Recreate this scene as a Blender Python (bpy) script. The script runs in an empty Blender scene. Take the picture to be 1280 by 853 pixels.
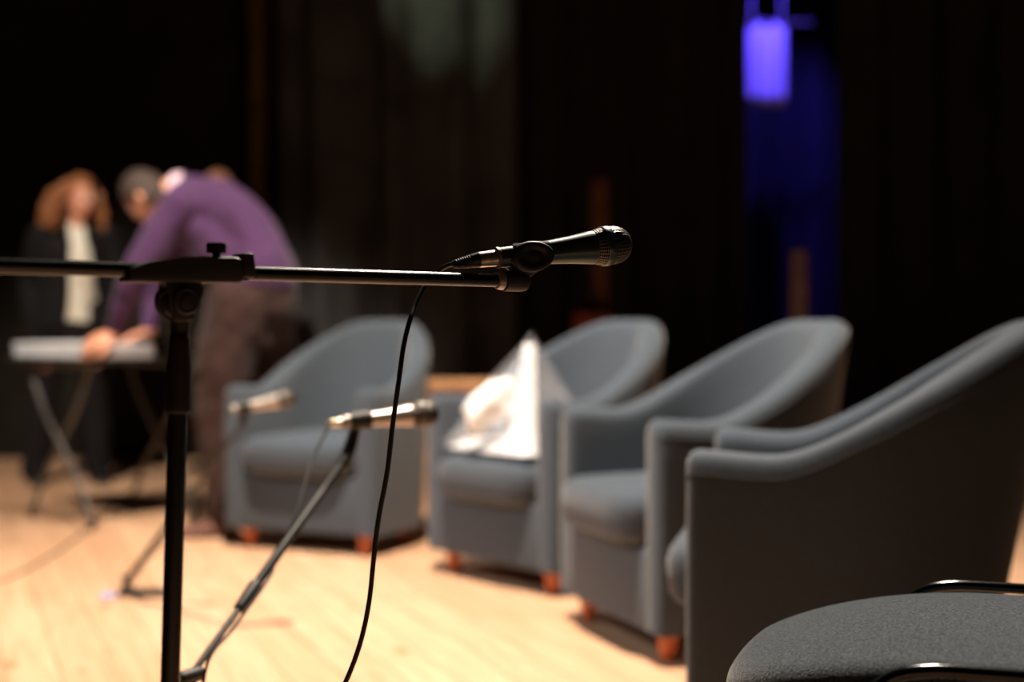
import bpy, bmesh, math, random
from mathutils import Vector, Matrix, noise
from math import sin, cos, pi, radians

scn = bpy.context.scene
col = scn.collection
F = 1280 * 50.0 / 36.0
CAMZ = 0.85
TH = math.atan(26.5 / F)

def P(px, py, d):
    """world point seen at pixel (px,py) at depth y = d (used only to read measurements off the photograph)"""
    rx = (px - 640) / F
    uy = (426.5 - py) / F
    v = Vector((rx, cos(TH) + uy * sin(TH), -sin(TH) + uy * cos(TH)))
    v *= d / v.y
    return Vector((v.x, v.y, v.z + CAMZ))

# ------------------------------------------------------------------ materials
def mat(name, color, rough=0.6, metal=0.0, sheen=0.0, spec=0.5, bump=None, var=None, coat=0.0, trans=0.0, emis=None):
    m = bpy.data.materials.new(name)
    m.use_nodes = True
    nt = m.node_tree
    b = nt.nodes['Principled BSDF']
    b.inputs['Base Color'].default_value = (*color, 1)
    b.inputs['Roughness'].default_value = rough
    b.inputs['Metallic'].default_value = metal
    b.inputs['Specular IOR Level'].default_value = spec
    if sheen:
        b.inputs['Sheen Weight'].default_value = sheen
        b.inputs['Sheen Roughness'].default_value = 0.45
    if coat:
        b.inputs['Coat Weight'].default_value = coat
        b.inputs['Coat Roughness'].default_value = 0.08
    if trans:
        b.inputs['Transmission Weight'].default_value = trans
    if emis:
        b.inputs['Emission Color'].default_value = (*emis[0], 1)
        b.inputs['Emission Strength'].default_value = emis[1]
    tc = nt.nodes.new('ShaderNodeTexCoord')
    if var:      # (scale, amount[, other colour])
        n = nt.nodes.new('ShaderNodeTexNoise')
        n.inputs['Scale'].default_value = var[0]
        n.inputs['Detail'].default_value = 5
        nt.links.new(tc.outputs['Object'], n.inputs['Vector'])
        mx = nt.nodes.new('ShaderNodeMix'); mx.data_type = 'RGBA'
        c2 = var[2] if len(var) > 2 else tuple(min(1, c * (1 + var[1])) for c in color)
        c1 = color if len(var) > 2 else tuple(c * (1 - var[1]) for c in color)
        mx.inputs[6].default_value = (*c1, 1); mx.inputs[7].default_value = (*c2, 1)
        rp = nt.nodes.new('ShaderNodeValToRGB')
        rp.color_ramp.elements[0].position = 0.35; rp.color_ramp.elements[1].position = 0.65
        nt.links.new(n.outputs['Fac'], rp.inputs['Fac'])
        nt.links.new(rp.outputs['Color'], mx.inputs[0])
        nt.links.new(mx.outputs[2], b.inputs['Base Color'])
    if bump:     # (scale, strength, distance)
        n = nt.nodes.new('ShaderNodeTexNoise')
        n.inputs['Scale'].default_value = bump[0]; n.inputs['Detail'].default_value = 4
        nt.links.new(tc.outputs['Object'], n.inputs['Vector'])
        bp = nt.nodes.new('ShaderNodeBump')
        bp.inputs['Strength'].default_value = bump[1]; bp.inputs['Distance'].default_value = bump[2]
        nt.links.new(n.outputs['Fac'], bp.inputs['Height'])
        nt.links.new(bp.outputs['Normal'], b.inputs['Normal'])
    return m

M = {}
M['fabric'] = mat('blue_grey_wool', (0.062, 0.077, 0.097), 0.92, sheen=0.22, spec=0.15, bump=(420, 0.5, 0.0015), var=(300, 0.22))
M['piping'] = mat('blue_grey_piping', (0.080, 0.094, 0.112), 0.9, sheen=0.25, spec=0.15, bump=(500, 0.4, 0.001))
M['felt'] = mat('dark_grey_felt', (0.045, 0.062, 0.076), 0.95, sheen=0.45, spec=0.1, bump=(300, 1.0, 0.002), var=(320, 0.95))
M['orange_wood'] = mat('orange_stained_beech', (0.52, 0.13, 0.045), 0.4, spec=0.4, var=(30, 0.2), bump=(60, 0.1, 0.001))
M['wood_box'] = mat('natural_wood', (0.62, 0.33, 0.16), 0.5, var=(14, 0.2), bump=(50, 0.15, 0.001))
M['black_gloss'] = mat('black_enamel', (0.006, 0.006, 0.006), 0.16, spec=0.6, bump=(90, 0.05, 0.0005))
M['black_tube'] = mat('black_satin_tube', (0.010, 0.010, 0.010), 0.27, spec=0.6, bump=(150, 0.05, 0.0004))
M['black_plastic'] = mat('black_moulded_plastic', (0.020, 0.018, 0.017), 0.5, spec=0.5, bump=(700, 0.25, 0.0004))
M['rubber'] = mat('black_rubber', (0.012, 0.011, 0.010), 0.5, spec=0.4, bump=(400, 0.1, 0.0004))
M['mic_body'] = mat('dark_green_black_lacquer', (0.075, 0.100, 0.092), 0.28, metal=0.8, spec=0.6, bump=(500, 0.06, 0.0003))
M['silver'] = mat('worn_nickel', (0.72, 0.64, 0.50), 0.3, metal=0.9, var=(160, 0.25), bump=(200, 0.2, 0.0005))
M['mic_silver'] = mat('grey_satin_metal', (0.42, 0.38, 0.35), 0.3, metal=0.6, bump=(300, 0.05, 0.0004))
M['grey_metal'] = mat('grey_painted_metal', (0.11, 0.10, 0.095), 0.45, metal=0.2, bump=(120, 0.1, 0.0004))
M['table_top'] = mat('dark_laminate', (0.03, 0.028, 0.026), 0.4, bump=(80, 0.1, 0.0004))
M['white_board'] = mat('white_coated_card', (0.72, 0.74, 0.78), 0.45, var=(6, 0.05), bump=(30, 0.1, 0.0006))
M['skin'] = mat('warm_skin', (0.66, 0.30, 0.19), 0.5, spec=0.35, var=(20, 0.1), bump=(200, 0.1, 0.0006))
M['skin'].node_tree.nodes['Principled BSDF'].inputs['Subsurface Weight'].default_value = 0.15
M['skin'].node_tree.nodes['Principled BSDF'].inputs['Subsurface Radius'].default_value = (0.02, 0.008, 0.004)
M['lips'] = mat('lip_skin', (0.50, 0.13, 0.10), 0.45, bump=(200, 0.1, 0.0006))
M['eye'] = mat('eye_white', (0.8, 0.78, 0.75), 0.15, bump=(10, 0.02, 0.0002))
M['iris'] = mat('brown_iris', (0.04, 0.02, 0.01), 0.1, bump=(10, 0.02, 0.0002))
M['hair_red'] = mat('copper_brown_hair', (0.30, 0.115, 0.045), 0.5, spec=0.4, var=(40, 0.4), bump=(260, 0.6, 0.002))
M['hair_dark'] = mat('greying_brown_hair', (0.038, 0.022, 0.016), 0.75, var=(90, 0.4), bump=(260, 0.7, 0.002))
M['purple'] = mat('purple_knit', (0.068, 0.031, 0.086), 0.9, sheen=0.12, spec=0.1, bump=(350, 0.6, 0.002), var=(200, 0.12))
M['corduroy'] = mat('brown_corduroy', (0.040, 0.022, 0.020), 0.9, sheen=0.10, spec=0.1, bump=(180, 0.6, 0.002), var=(60, 0.15))
M['shirt_pink'] = mat('pale_pink_cotton', (0.75, 0.55, 0.66), 0.8, bump=(300, 0.3, 0.001))
M['shirt_white'] = mat('off_white_cotton', (0.78, 0.74, 0.62), 0.8, bump=(25, 0.4, 0.004))
M['suit'] = mat('black_wool_suit', (0.006, 0.0055, 0.006), 0.85, sheen=0.02, spec=0.2, bump=(40, 0.4, 0.004))
M['trouser_black'] = mat('black_trousers', (0.008, 0.007, 0.008), 0.85, spec=0.2, bump=(40, 0.4, 0.004))
M['leather'] = mat('dark_leather', (0.012, 0.009, 0.009), 0.45, bump=(80, 0.3, 0.001))
M['brown_leather'] = mat('brown_suede', (0.16, 0.07, 0.055), 0.7, bump=(120, 0.4, 0.001))
M['velvet'] = mat('black_stage_cloth', (0.026, 0.025, 0.025), 0.95, sheen=0.05, spec=0.05, bump=(45, 0.4, 0.003), var=(5, 0.15))
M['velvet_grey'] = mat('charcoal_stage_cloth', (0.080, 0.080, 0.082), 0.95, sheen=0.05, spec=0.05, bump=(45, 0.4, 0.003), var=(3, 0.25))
M['wall_black'] = mat('black_painted_wall', (0.010, 0.010, 0.010), 0.9, spec=0.1, bump=(30, 0.3, 0.003), var=(4, 0.2))
M['flat_brown'] = mat('dark_brown_painted_flat', (0.017, 0.015, 0.011), 0.85, spec=0.1, bump=(25, 0.3, 0.002), var=(3, 0.2))
M['edge_brown'] = mat('ochre_brown_timber', (0.12, 0.065, 0.022), 0.7, spec=0.2, var=(8, 0.25), bump=(40, 0.2, 0.002))
M['pale_cloth'] = mat('pale_blue_white_cloth', (0.80, 0.78, 0.85), 0.85, bump=(40, 0.4, 0.003))
M['backstage'] = mat('blue_grey_drape', (0.008, 0.008, 0.016), 0.9, bump=(40, 0.4, 0.003))
M['red_paint'] = mat('dull_red_paint', (0.17, 0.024, 0.016), 0.7, var=(12, 0.25), bump=(60, 0.2, 0.001))
M['red_wood'] = mat('reddish_brown_wood', (0.11, 0.036, 0.018), 0.7, var=(12, 0.25), bump=(60, 0.2, 0.001))
M['pink_wood'] = mat('pinkish_brown_wood', (0.24, 0.15, 0.145), 0.7, var=(12, 0.2), bump=(60, 0.2, 0.001))
M['blue_scrap'] = mat('pale_blue_tape', (0.22, 0.30, 0.62), 0.6, bump=(60, 0.2, 0.001))
M['lamp_body'] = mat('black_lamp_housing', (0.012, 0.012, 0.012), 0.5, bump=(60, 0.1, 0.001))
M['film_highlight'] = mat('white_film_highlight', (0.90, 0.89, 0.86), 0.7, bump=(60, 0.6, 0.006))  # white of the sheets that stand in for highlights on the cellophane

def grille_mat():
    m = bpy.data.materials.new('dark_wire_mesh'); m.use_nodes = True
    nt = m.node_tree; b = nt.nodes['Principled BSDF']
    b.inputs['Metallic'].default_value = 0.8; b.inputs['Roughness'].default_value = 0.38
    tc = nt.nodes.new('ShaderNodeTexCoord')
    sep = nt.nodes.new('ShaderNodeSeparateXYZ'); nt.links.new(tc.outputs['Object'], sep.inputs[0])
    def math_(op, a, bb=None):
        n = nt.nodes.new('ShaderNodeMath'); n.operation = op
        for i, v in enumerate((a, bb)):
            if v is None: continue
            if isinstance(v, (int, float)): n.inputs[i].default_value = v
            else: nt.links.new(v, n.inputs[i])
        return n.outputs[0]
    ang = math_('ARCTAN2', sep.outputs[2], sep.outputs[1])
    s1 = math_('SINE', math_('MULTIPLY', ang, 32.0))
    s2 = math_('SINE', math_('MULTIPLY', sep.outputs[0], 2 * pi / 0.0025))
    h = math_('MAXIMUM', s1, s2)
    cr = nt.nodes.new('ShaderNodeMapRange')
    cr.inputs['From Min'].default_value = 0.0; cr.inputs['From Max'].default_value = 0.95
    nt.links.new(h, cr.inputs['Value'])
    mx = nt.nodes.new('ShaderNodeMix'); mx.data_type = 'RGBA'
    mx.inputs[6].default_value = (0.004, 0.004, 0.004, 1); mx.inputs[7].default_value = (0.16, 0.135, 0.12, 1)
    nt.links.new(cr.outputs[0], mx.inputs[0]); nt.links.new(mx.outputs[2], b.inputs['Base Color'])
    bp = nt.nodes.new('ShaderNodeBump'); bp.inputs['Strength'].default_value = 1; bp.inputs['Distance'].default_value = 0.0006
    nt.links.new(cr.outputs[0], bp.inputs['Height']); nt.links.new(bp.outputs[0], b.inputs['Normal'])
    return m
M['grille'] = grille_mat()

def film_mat():
    m = bpy.data.materials.new('clear_cellophane'); m.use_nodes = True
    nt = m.node_tree; nt.nodes.clear()
    out = nt.nodes.new('ShaderNodeOutputMaterial')
    tr = nt.nodes.new('ShaderNodeBsdfTransparent'); tr.inputs[0].default_value = (0.95, 0.95, 0.97, 1)
    gl = nt.nodes.new('ShaderNodeBsdfGlossy'); gl.inputs['Roughness'].default_value = 0.32; gl.inputs[0].default_value = (1, 1, 1, 1)
    df = nt.nodes.new('ShaderNodeBsdfDiffuse'); df.inputs[0].default_value = (0.85, 0.85, 0.9, 1)  # white diffuse share stands in for bright reflections on the clear film
    tl = nt.nodes.new('ShaderNodeBsdfTranslucent'); tl.inputs[0].default_value = (0.85, 0.85, 0.9, 1)
    tc = nt.nodes.new('ShaderNodeTexCoord')
    n = nt.nodes.new('ShaderNodeTexNoise'); n.inputs['Scale'].default_value = 9; n.inputs['Detail'].default_value = 3
    nt.links.new(tc.outputs['Object'], n.inputs['Vector'])
    bp = nt.nodes.new('ShaderNodeBump'); bp.inputs['Strength'].default_value = 0.8; bp.inputs['Distance'].default_value = 0.03
    nt.links.new(n.outputs['Fac'], bp.inputs['Height'])
    for s in (gl, df, tl): nt.links.new(bp.outputs[0], s.inputs['Normal'])
    m1 = nt.nodes.new('ShaderNodeMixShader'); m1.inputs[0].default_value = 0.5
    nt.links.new(df.outputs[0], m1.inputs[1]); nt.links.new(tl.outputs[0], m1.inputs[2])
    m2 = nt.nodes.new('ShaderNodeMixShader'); m2.inputs[0].default_value = 0.55
    nt.links.new(m1.outputs[0], m2.inputs[1]); nt.links.new(gl.outputs[0], m2.inputs[2])
    m3 = nt.nodes.new('ShaderNodeMixShader'); m3.inputs[0].default_value = 0.23
    nt.links.new(tr.outputs[0], m3.inputs[1]); nt.links.new(m2.outputs[0], m3.inputs[2])
    nt.links.new(m3.outputs[0], out.inputs[0])
    return m
M['film'] = film_mat()

def floor_mat():
    m = bpy.data.materials.new('pale_pine_planks'); m.use_nodes = True
    nt = m.node_tree; b = nt.nodes['Principled BSDF']; L = nt.links
    tc = nt.nodes.new('ShaderNodeTexCoord')
    mp = nt.nodes.new('ShaderNodeMapping'); mp.inputs['Rotation'].default_value = (0, 0, math.atan2(0.93, 0.37))
    L.new(tc.outputs['Object'], mp.inputs['Vector'])
    br = nt.nodes.new('ShaderNodeTexBrick')
    br.inputs['Scale'].default_value = 1; br.inputs['Brick Width'].default_value = 1.9; br.inputs['Row Height'].default_value = 0.125
    br.inputs['Mortar Size'].default_value = 0.0016; br.inputs['Mortar Smooth'].default_value = 0.2; br.offset = 0.37
    br.inputs['Color1'].default_value = (0.62, 0.370, 0.225, 1); br.inputs['Color2'].default_value = (0.72, 0.455, 0.290, 1)
    br.inputs['Mortar'].default_value = (0.22, 0.12, 0.06, 1)
    L.new(mp.outputs[0], br.inputs['Vector'])
    mp2 = nt.nodes.new('ShaderNodeMapping'); mp2.inputs['Scale'].default_value = (0.9, 14, 1)
    L.new(mp.outputs[0], mp2.inputs['Vector'])
    n = nt.nodes.new('ShaderNodeTexNoise'); n.inputs['Scale'].default_value = 3.0; n.inputs['Detail'].default_value = 6; n.inputs['Distortion'].default_value = 0.6
    L.new(mp2.outputs[0], n.inputs['Vector'])
    mx = nt.nodes.new('ShaderNodeMix'); mx.data_type = 'RGBA'; mx.blend_type = 'MULTIPLY'; mx.inputs[0].default_value = 0.55
    rp = nt.nodes.new('ShaderNodeValToRGB')
    rp.color_ramp.elements[0].position = 0.3; rp.color_ramp.elements[0].color = (0.66, 0.55, 0.45, 1)
    rp.color_ramp.elements[1].position = 0.6; rp.color_ramp.elements[1].color = (1, 1, 1, 1)
    L.new(n.outputs['Fac'], rp.inputs[0]); L.new(br.outputs['Color'], mx.inputs[6]); L.new(rp.outputs[0], mx.inputs[7])
    # knots
    mp3 = nt.nodes.new('ShaderNodeMapping'); mp3.inputs['Scale'].default_value = (1.6, 4.2, 1)
    L.new(mp.outputs[0], mp3.inputs['Vector'])
    vo = nt.nodes.new('ShaderNodeTexVoronoi'); vo.inputs['Scale'].default_value = 1.3
    L.new(mp3.outputs[0], vo.inputs['Vector'])
    kr = nt.nodes.new('ShaderNodeValToRGB')
    kr.color_ramp.elements[0].position = 0.03; kr.color_ramp.elements[0].color = (0.55, 0.36, 0.22, 1)
    kr.color_ramp.elements[1].position = 0.14; kr.color_ramp.elements[1].color = (1, 1, 1, 1)
    L.new(vo.outputs['Distance'], kr.inputs[0])
    mx2 = nt.nodes.new('ShaderNodeMix'); mx2.data_type = 'RGBA'; mx2.blend_type = 'MULTIPLY'; mx2.inputs[0].default_value = 0.8
    L.new(mx.outputs[2], mx2.inputs[6]); L.new(kr.outputs[0], mx2.inputs[7])
    L.new(mx2.outputs[2], b.inputs['Base Color'])
    b.inputs['Roughness'].default_value = 0.5; b.inputs['Specular IOR Level'].default_value = 0.35
    bp = nt.nodes.new('ShaderNodeBump'); bp.inputs['Strength'].default_value = 0.3; bp.inputs['Distance'].default_value = 0.002
    L.new(br.outputs['Fac'], bp.inputs['Height']); bp.invert = True; L.new(bp.outputs[0], b.inputs['Normal'])
    return m
M['floor'] = floor_mat()

# ------------------------------------------------------------------ mesh helpers
def loft(bm, rings, closed_ring=True, cap=True):
    vr = [[bm.verts.new(p) for p in r] for r in rings]
    n = len(vr[0])
    for i in range(len(vr) - 1):
        for j in range(n if closed_ring else n - 1):
            k = (j + 1) % n
            try: bm.faces.new((vr[i][j], vr[i][k], vr[i + 1][k], vr[i + 1][j]))
            except ValueError: pass
    if cap and closed_ring:
        for r, rev in ((vr[0], True), (vr[-1], False)):
            try: bm.faces.new(list(reversed(r)) if rev else r)
            except ValueError: pass
    return vr

def catmull(pts, rad, k=5):
    if len(pts) < 3: return pts, rad
    P_, R_ = [], []
    n = len(pts)
    for i in range(n - 1):
        p0, p1, p2, p3 = pts[max(0, i - 1)], pts[i], pts[i + 1], pts[min(n - 1, i + 2)]
        for s in range(k):
            t = s / k
            q = 0.5 * ((2 * p1) + (p2 - p0) * t + (2 * p0 - 5 * p1 + 4 * p2 - p3) * t * t + (3 * p1 - p0 - 3 * p2 + p3) * t ** 3)
            P_.append(q)
            a, b = rad[i], rad[i + 1]
            w = t * t * (3 - 2 * t)
            R_.append((a[0] * (1 - w) + b[0] * w, a[1] * (1 - w) + b[1] * w))
    P_.append(pts[-1]); R_.append(rad[-1])
    return P_, R_

def tube(bm, pts, rad, wdir=None, n=16, cap='round', smooth=5):
    pts = [Vector(p) for p in pts]
    if isinstance(rad, (int, float)): rad = [rad] * len(pts)
    rad = [r if isinstance(r, tuple) else (r, r) for r in rad]
    if smooth: pts, rad = catmull(pts, rad, smooth)
    m = len(pts)
    tans = []
    for i in range(m):
        t = pts[min(m - 1, i + 1)] - pts[max(0, i - 1)]
        tans.append(t.normalized() if t.length > 1e-9 else Vector((0, 0, 1)))
    if wdir is None:
        a = tans[0].orthogonal().normalized()
    else:
        a = Vector(wdir)
    frames = []
    for i in range(m):
        t = tans[i]
        src = Vector(wdir) if wdir is not None else a
        a = src - t * src.dot(t)
        if a.length < 1e-5: a = t.orthogonal()
        a.normalize()
        frames.append((a.copy(), t.cross(a)))
    def ring(c, fr, ra, rb):
        return [c + fr[0] * (ra * cos(2 * pi * j / n)) + fr[1] * (rb * sin(2 * pi * j / n)) for j in range(n)]
    rings = []
    if cap == 'round':
        r = rad[0]
        for k in range(4):
            ph = pi / 2 * (1 - (k + 0.15) / 4)
            rings.append(ring(pts[0] - tans[0] * (min(r) * sin(ph)), frames[0], r[0] * cos(ph), r[1] * cos(ph)))
    for i in range(m): rings.append(ring(pts[i], frames[i], *rad[i]))
    if cap == 'round':
        r = rad[-1]
        for k in range(3, -1, -1):
            ph = pi / 2 * (1 - (k + 0.15) / 4)
            rings.append(ring(pts[-1] + tans[-1] * (min(r) * sin(ph)), frames[-1], r[0] * cos(ph), r[1] * cos(ph)))
    loft(bm, rings)
    return bm

def lathe(bm, prof, org=(0, 0, 0), axis=(0, 0, 1), n=24):
    org = Vector(org); ax = Vector(axis).normalized()
    a = ax.orthogonal().normalized(); b = ax.cross(a)
    rings = [[org + ax * h + a * (max(r, 1e-5) * cos(2 * pi * j / n)) + b * (max(r, 1e-5) * sin(2 * pi * j / n)) for j in range(n)] for h, r in prof]
    loft(bm, rings)
    return bm

def box(bm, c, s, rot=None, bev=0.0):
    b2 = bmesh.new()
    bmesh.ops.create_cube(b2, size=1)
    for v in b2.verts: v.co = Vector((v.co.x * s[0], v.co.y * s[1], v.co.z * s[2]))
    if bev: bmesh.ops.bevel(b2, geom=b2.edges[:], offset=bev, segments=3, affect='EDGES', profile=0.5)
    R = rot if rot is not None else Matrix.Identity(3)
    c = Vector(c)
    mp = {}
    for v in b2.verts: mp[v.index] = bm.verts.new(c + R @ v.co)
    b2.faces.ensure_lookup_table()
    for f in b2.faces: bm.faces.new([mp[v.index] for v in f.verts])
    b2.free()
    return bm

def prism(bm, poly, c, ax, up, thick, bev=0.0):
    """poly (a,b) in the plane of ax/up, extruded by thick"""
    ax = Vector(ax).normalized(); up = Vector(up).normalized(); nn = ax.cross(up).normalized()
    b2 = bmesh.new()
    lo = [b2.verts.new(Vector(c) + ax * a + up * b - nn * thick / 2) for a, b in poly]
    hi = [b2.verts.new(Vector(c) + ax * a + up * b + nn * thick / 2) for a, b in poly]
    k = len(poly)
    b2.faces.new(list(reversed(lo))); b2.faces.new(hi)
    for i in range(k): b2.faces.new((lo[i], lo[(i + 1) % k], hi[(i + 1) % k], hi[i]))
    if bev: bmesh.ops.bevel(b2, geom=b2.edges[:], offset=bev, segments=3, affect='EDGES', profile=0.5)
    b2.verts.index_update()
    mp = {v.index: bm.verts.new(v.co) for v in b2.verts}
    for f in b2.faces: bm.faces.new([mp[v.index] for v in f.verts])
    b2.free()
    return bm

def obj(name, bm, m, parent=None, smooth=True, label=None, sub=0, offset=None):
    off = offset
    if off is None and parent is not None:
        off = Vector((0, 0, 0)); q = parent
        while q is not None: off += q.location; q = q.parent
    if parent is None and off is None: off = Vector((0, 0, 0))
    if off is not None and off.length > 0:
        for v in bm.verts: v.co -= off
    bmesh.ops.recalc_face_normals(bm, faces=bm.faces)
    me = bpy.data.meshes.new(name); bm.to_mesh(me); bm.free()
    if smooth:
        for p in me.polygons: p.use_smooth = True
        me.set_sharp_from_angle(angle=radians(40))
    me.materials.append(m)
    o = bpy.data.objects.new(name, me); col.objects.link(o)
    o.parent = parent
    if label: o['label'] = label
    if sub:
        s = o.modifiers.new('sub', 'SUBSURF'); s.levels = sub; s.render_levels = sub
    return o

def thing(name, label, cat, loc=(0, 0, 0), rz=0, group=None):
    o = bpy.data.objects.new(name, None); col.objects.link(o)
    o.empty_display_size = 0.05
    o.location = loc; o.rotation_euler = (0, 0, rz)
    o['label'] = label; o['category'] = cat
    if group: o['group'] = group
    return o

def tag(o, label, cat, group=None):
    o['label'] = label; o['category'] = cat
    if group: o['group'] = group
    return o

def struct(o):
    o['kind'] = 'structure'; return o

def base_obj(name, bm, m, label, cat, base):
    """a thing that is one mesh with its origin at base"""
    base = Vector(base)
    o = obj(name, bm, m, None, offset=base)
    o.location = base
    return tag(o, label, cat)

def dup(root, loc, rz, label, group=None):
    r = root.copy(); col.objects.link(r); r.location = loc; r.rotation_euler = (0, 0, rz); r['label'] = label
    if group: r['group'] = group
    for ch in list(root.children):
        c = ch.copy(); col.objects.link(c); c.parent = r
        for g in list(ch.children):
            d = g.copy(); col.objects.link(d); d.parent = c
    return r

def remeshed(bm, voxel, it=4, disp=None):
    """fuse overlapping closed volumes into one continuous skin, return a new bmesh"""
    bmesh.ops.recalc_face_normals(bm, faces=bm.faces)
    me = bpy.data.meshes.new('tmp'); bm.to_mesh(me); bm.free()
    o = bpy.data.objects.new('tmp', me); col.objects.link(o)
    r = o.modifiers.new('r', 'REMESH'); r.mode = 'VOXEL'; r.voxel_size = voxel
    if it:
        s = o.modifiers.new('s', 'SMOOTH'); s.factor = 0.5; s.iterations = it
    dg = bpy.context.evaluated_depsgraph_get(); dg.update()
    ev = o.evaluated_get(dg)
    me2 = bpy.data.meshes.new_from_object(ev, depsgraph=dg)
    b = bmesh.new(); b.from_mesh(me2)
    bpy.data.objects.remove(o); bpy.data.meshes.remove(me); bpy.data.meshes.remove(me2)
    if disp:
        b.normal_update()
        cos_ = [(v, v.co + v.normal * disp(v.co)) for v in b.verts]
        for v, c in cos_: v.co = c
    return b

# ------------------------------------------------------------------ room shell
def shell():
    bm = bmesh.new(); box(bm, (0, 4.5, -0.05), (12, 17, 0.1)); struct(obj('floor', bm, M['floor'], smooth=False))
    bm = bmesh.new(); box(bm, (0, 4.5, 6.05), (12, 17, 0.1)); struct(obj('ceiling', bm, M['wall_black'], smooth=False))
    bm = bmesh.new(); box(bm, (0, 13.05, 3), (12, 0.1, 6)); struct(obj('wall_back', bm, M['wall_black'], smooth=False))
    bm = bmesh.new(); box(bm, (-6.05, 4.5, 3), (0.1, 17, 6)); struct(obj('wall_left', bm, M['wall_black'], smooth=False))
    bm = bmesh.new(); box(bm, (6.05, 4.5, 3), (0.1, 17, 6)); struct(obj('wall_right', bm, M['wall_black'], smooth=False))
    bm = bmesh.new(); box(bm, (0, -4.05, 3), (12, 0.1, 6)); struct(obj('wall_front', bm, M['wall_black'], smooth=False))
shell()

def curtain(label, x0, y0, x1, y1, z0, z1, period, amp, m, seed=0, name='stage_curtain', flare=0.0, th=0.006, group=None):
    rnd = random.Random(seed)
    bm = bmesh.new()
    L = math.hypot(x1 - x0, y1 - y0); ux, uy = (x1 - x0) / L, (y1 - y0) / L
    N = max(40, int(L / period * 18)); K = 16
    phs = [rnd.uniform(0, 6.28) for _ in range(4)]
    rings = []
    for k in range(K + 1):
        z = z0 + (z1 - z0) * k / K
        row = []
        for i in range(N + 1):
            s = L * i / N
            w = s / period * 2 * pi
            d = amp * (sin(w + 0.9 * sin(w * 0.37 + phs[0]) + 0.25 * sin(z * 1.1 + phs[1])) + 0.45 * sin(w * 1.9 + phs[2] + 0.3 * z)) * (1 - 0.25 * k / K)
            row.append(Vector((x0 + ux * s - uy * d, y0 + uy * s + ux * d, z)))
        rings.append(row)
    loft(bm, rings, closed_ring=False, cap=False)
    base = Vector(((x0 + x1) / 2, (y0 + y1) / 2, z0))
    o = base_obj(name, bm, m, label, 'curtain', base)
    md = o.modifiers.new('thick', 'SOLIDIFY'); md.thickness = th
    return o

# stage drapes and flats
def flat():
    t = thing('scenery_flat', 'tall dark brown flat panel behind the two people at the left', 'stage flat', (-2.9, 8.75, 0))
    bm = bmesh.new(); box(bm, (-2.9, 8.75, 2.6), (2.42, 0.05, 5.2), bev=0.006); obj('panel', bm, M['flat_brown'], t)
    for x in (-4.08, -1.72):
        bm = bmesh.new(); box(bm, (x, 8.80, 2.6), (0.06, 0.05, 5.2), bev=0.004); obj('stile', bm, M['flat_brown'], t)
    t = thing('timber_post', 'tall narrow ochre brown timber upright between brown flat and charcoal curtain', 'post', (-1.57, 8.8, 0))
    bm = bmesh.new(); box(bm, (-1.57, 8.8, 2.6), (0.09, 0.06, 5.2), bev=0.006); obj('upright', bm, M['edge_brown'], t)
    bm = bmesh.new(); box(bm, (-1.57, 8.8, 0.02), (0.16, 0.20, 0.04), bev=0.004); obj('foot_plate', bm, M['edge_brown'], t)
flat()
curtain('black curtain hanging at the far left edge, left of the brown flat', -5.9, 8.6, -4.15, 8.9, 0.01, 5.6, 0.3, 0.05, M['velvet'], 1)
curtain('black curtain seen in the dark slit behind the timber upright', -2.0, 9.3, -0.9, 9.3, 0.01, 5.6, 0.24, 0.05, M['velvet'], 2)
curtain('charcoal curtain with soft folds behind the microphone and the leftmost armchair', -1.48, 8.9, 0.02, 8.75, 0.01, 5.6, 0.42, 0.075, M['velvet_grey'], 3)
curtain('black curtain with narrow folds behind the microphone head', 0.02, 8.9, 1.47, 8.9, 0.01, 5.6, 0.26, 0.05, M['velvet'], 7)
curtain('black curtain at the right, beyond the gap with blue light', 1.98, 8.7, 5.9, 7.6, 0.01, 5.6, 0.3, 0.05, M['velvet'], 8)
curtain('dark blue-lit drape hanging deep inside the gap between black curtains', 1.0, 10.4, 3.2, 10.4, 0.01, 5.6, 0.21, 0.05, M['backstage'], 9)

def cloth_strip():
    c = P(958, 80, 9.6)
    bm = bmesh.new(); rings = []
    for k in range(13):
        z = 2.33 + (2.84 - 2.33) * k / 12
        row = []
        for i in range(25):
            s = i / 24
            x = c.x - 0.135 + 0.27 * s
            zz = z - (0.035 * sin(s * 2.2) if k == 0 else 0)
            row.append(Vector((x, 9.6 + 0.018 * sin(s * 15) + 0.01 * sin(s * 31 + 1), zz)))
        rings.append(row)
    loft(bm, rings, closed_ring=False, cap=False)
    t = thing('hanging_cloth', 'short pale cloth glowing blue violet high in the gap between black curtains', 'cloth', (c.x, 9.6, 2.33))
    o = obj('cloth_panel', bm, M['pale_cloth'], t)
    md = o.modifiers.new('thick', 'SOLIDIFY'); md.thickness = 0.004
    bm = bmesh.new(); tube(bm, [(c.x - 0.17, 9.6, 2.85), (c.x + 0.3, 9.6, 2.85)], 0.012, n=12, smooth=0)
    obj('rail', bm, M['grey_metal'], t)
    for s in (-0.1, 0.1):
        bm = bmesh.new(); tube(bm, [(c.x + s, 9.6, 2.85), (c.x + s, 9.6, 5.99)], 0.003, n=8, smooth=0)
        obj('suspension_cord', bm, M['pale_cloth'], t)
cloth_strip()

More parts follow.
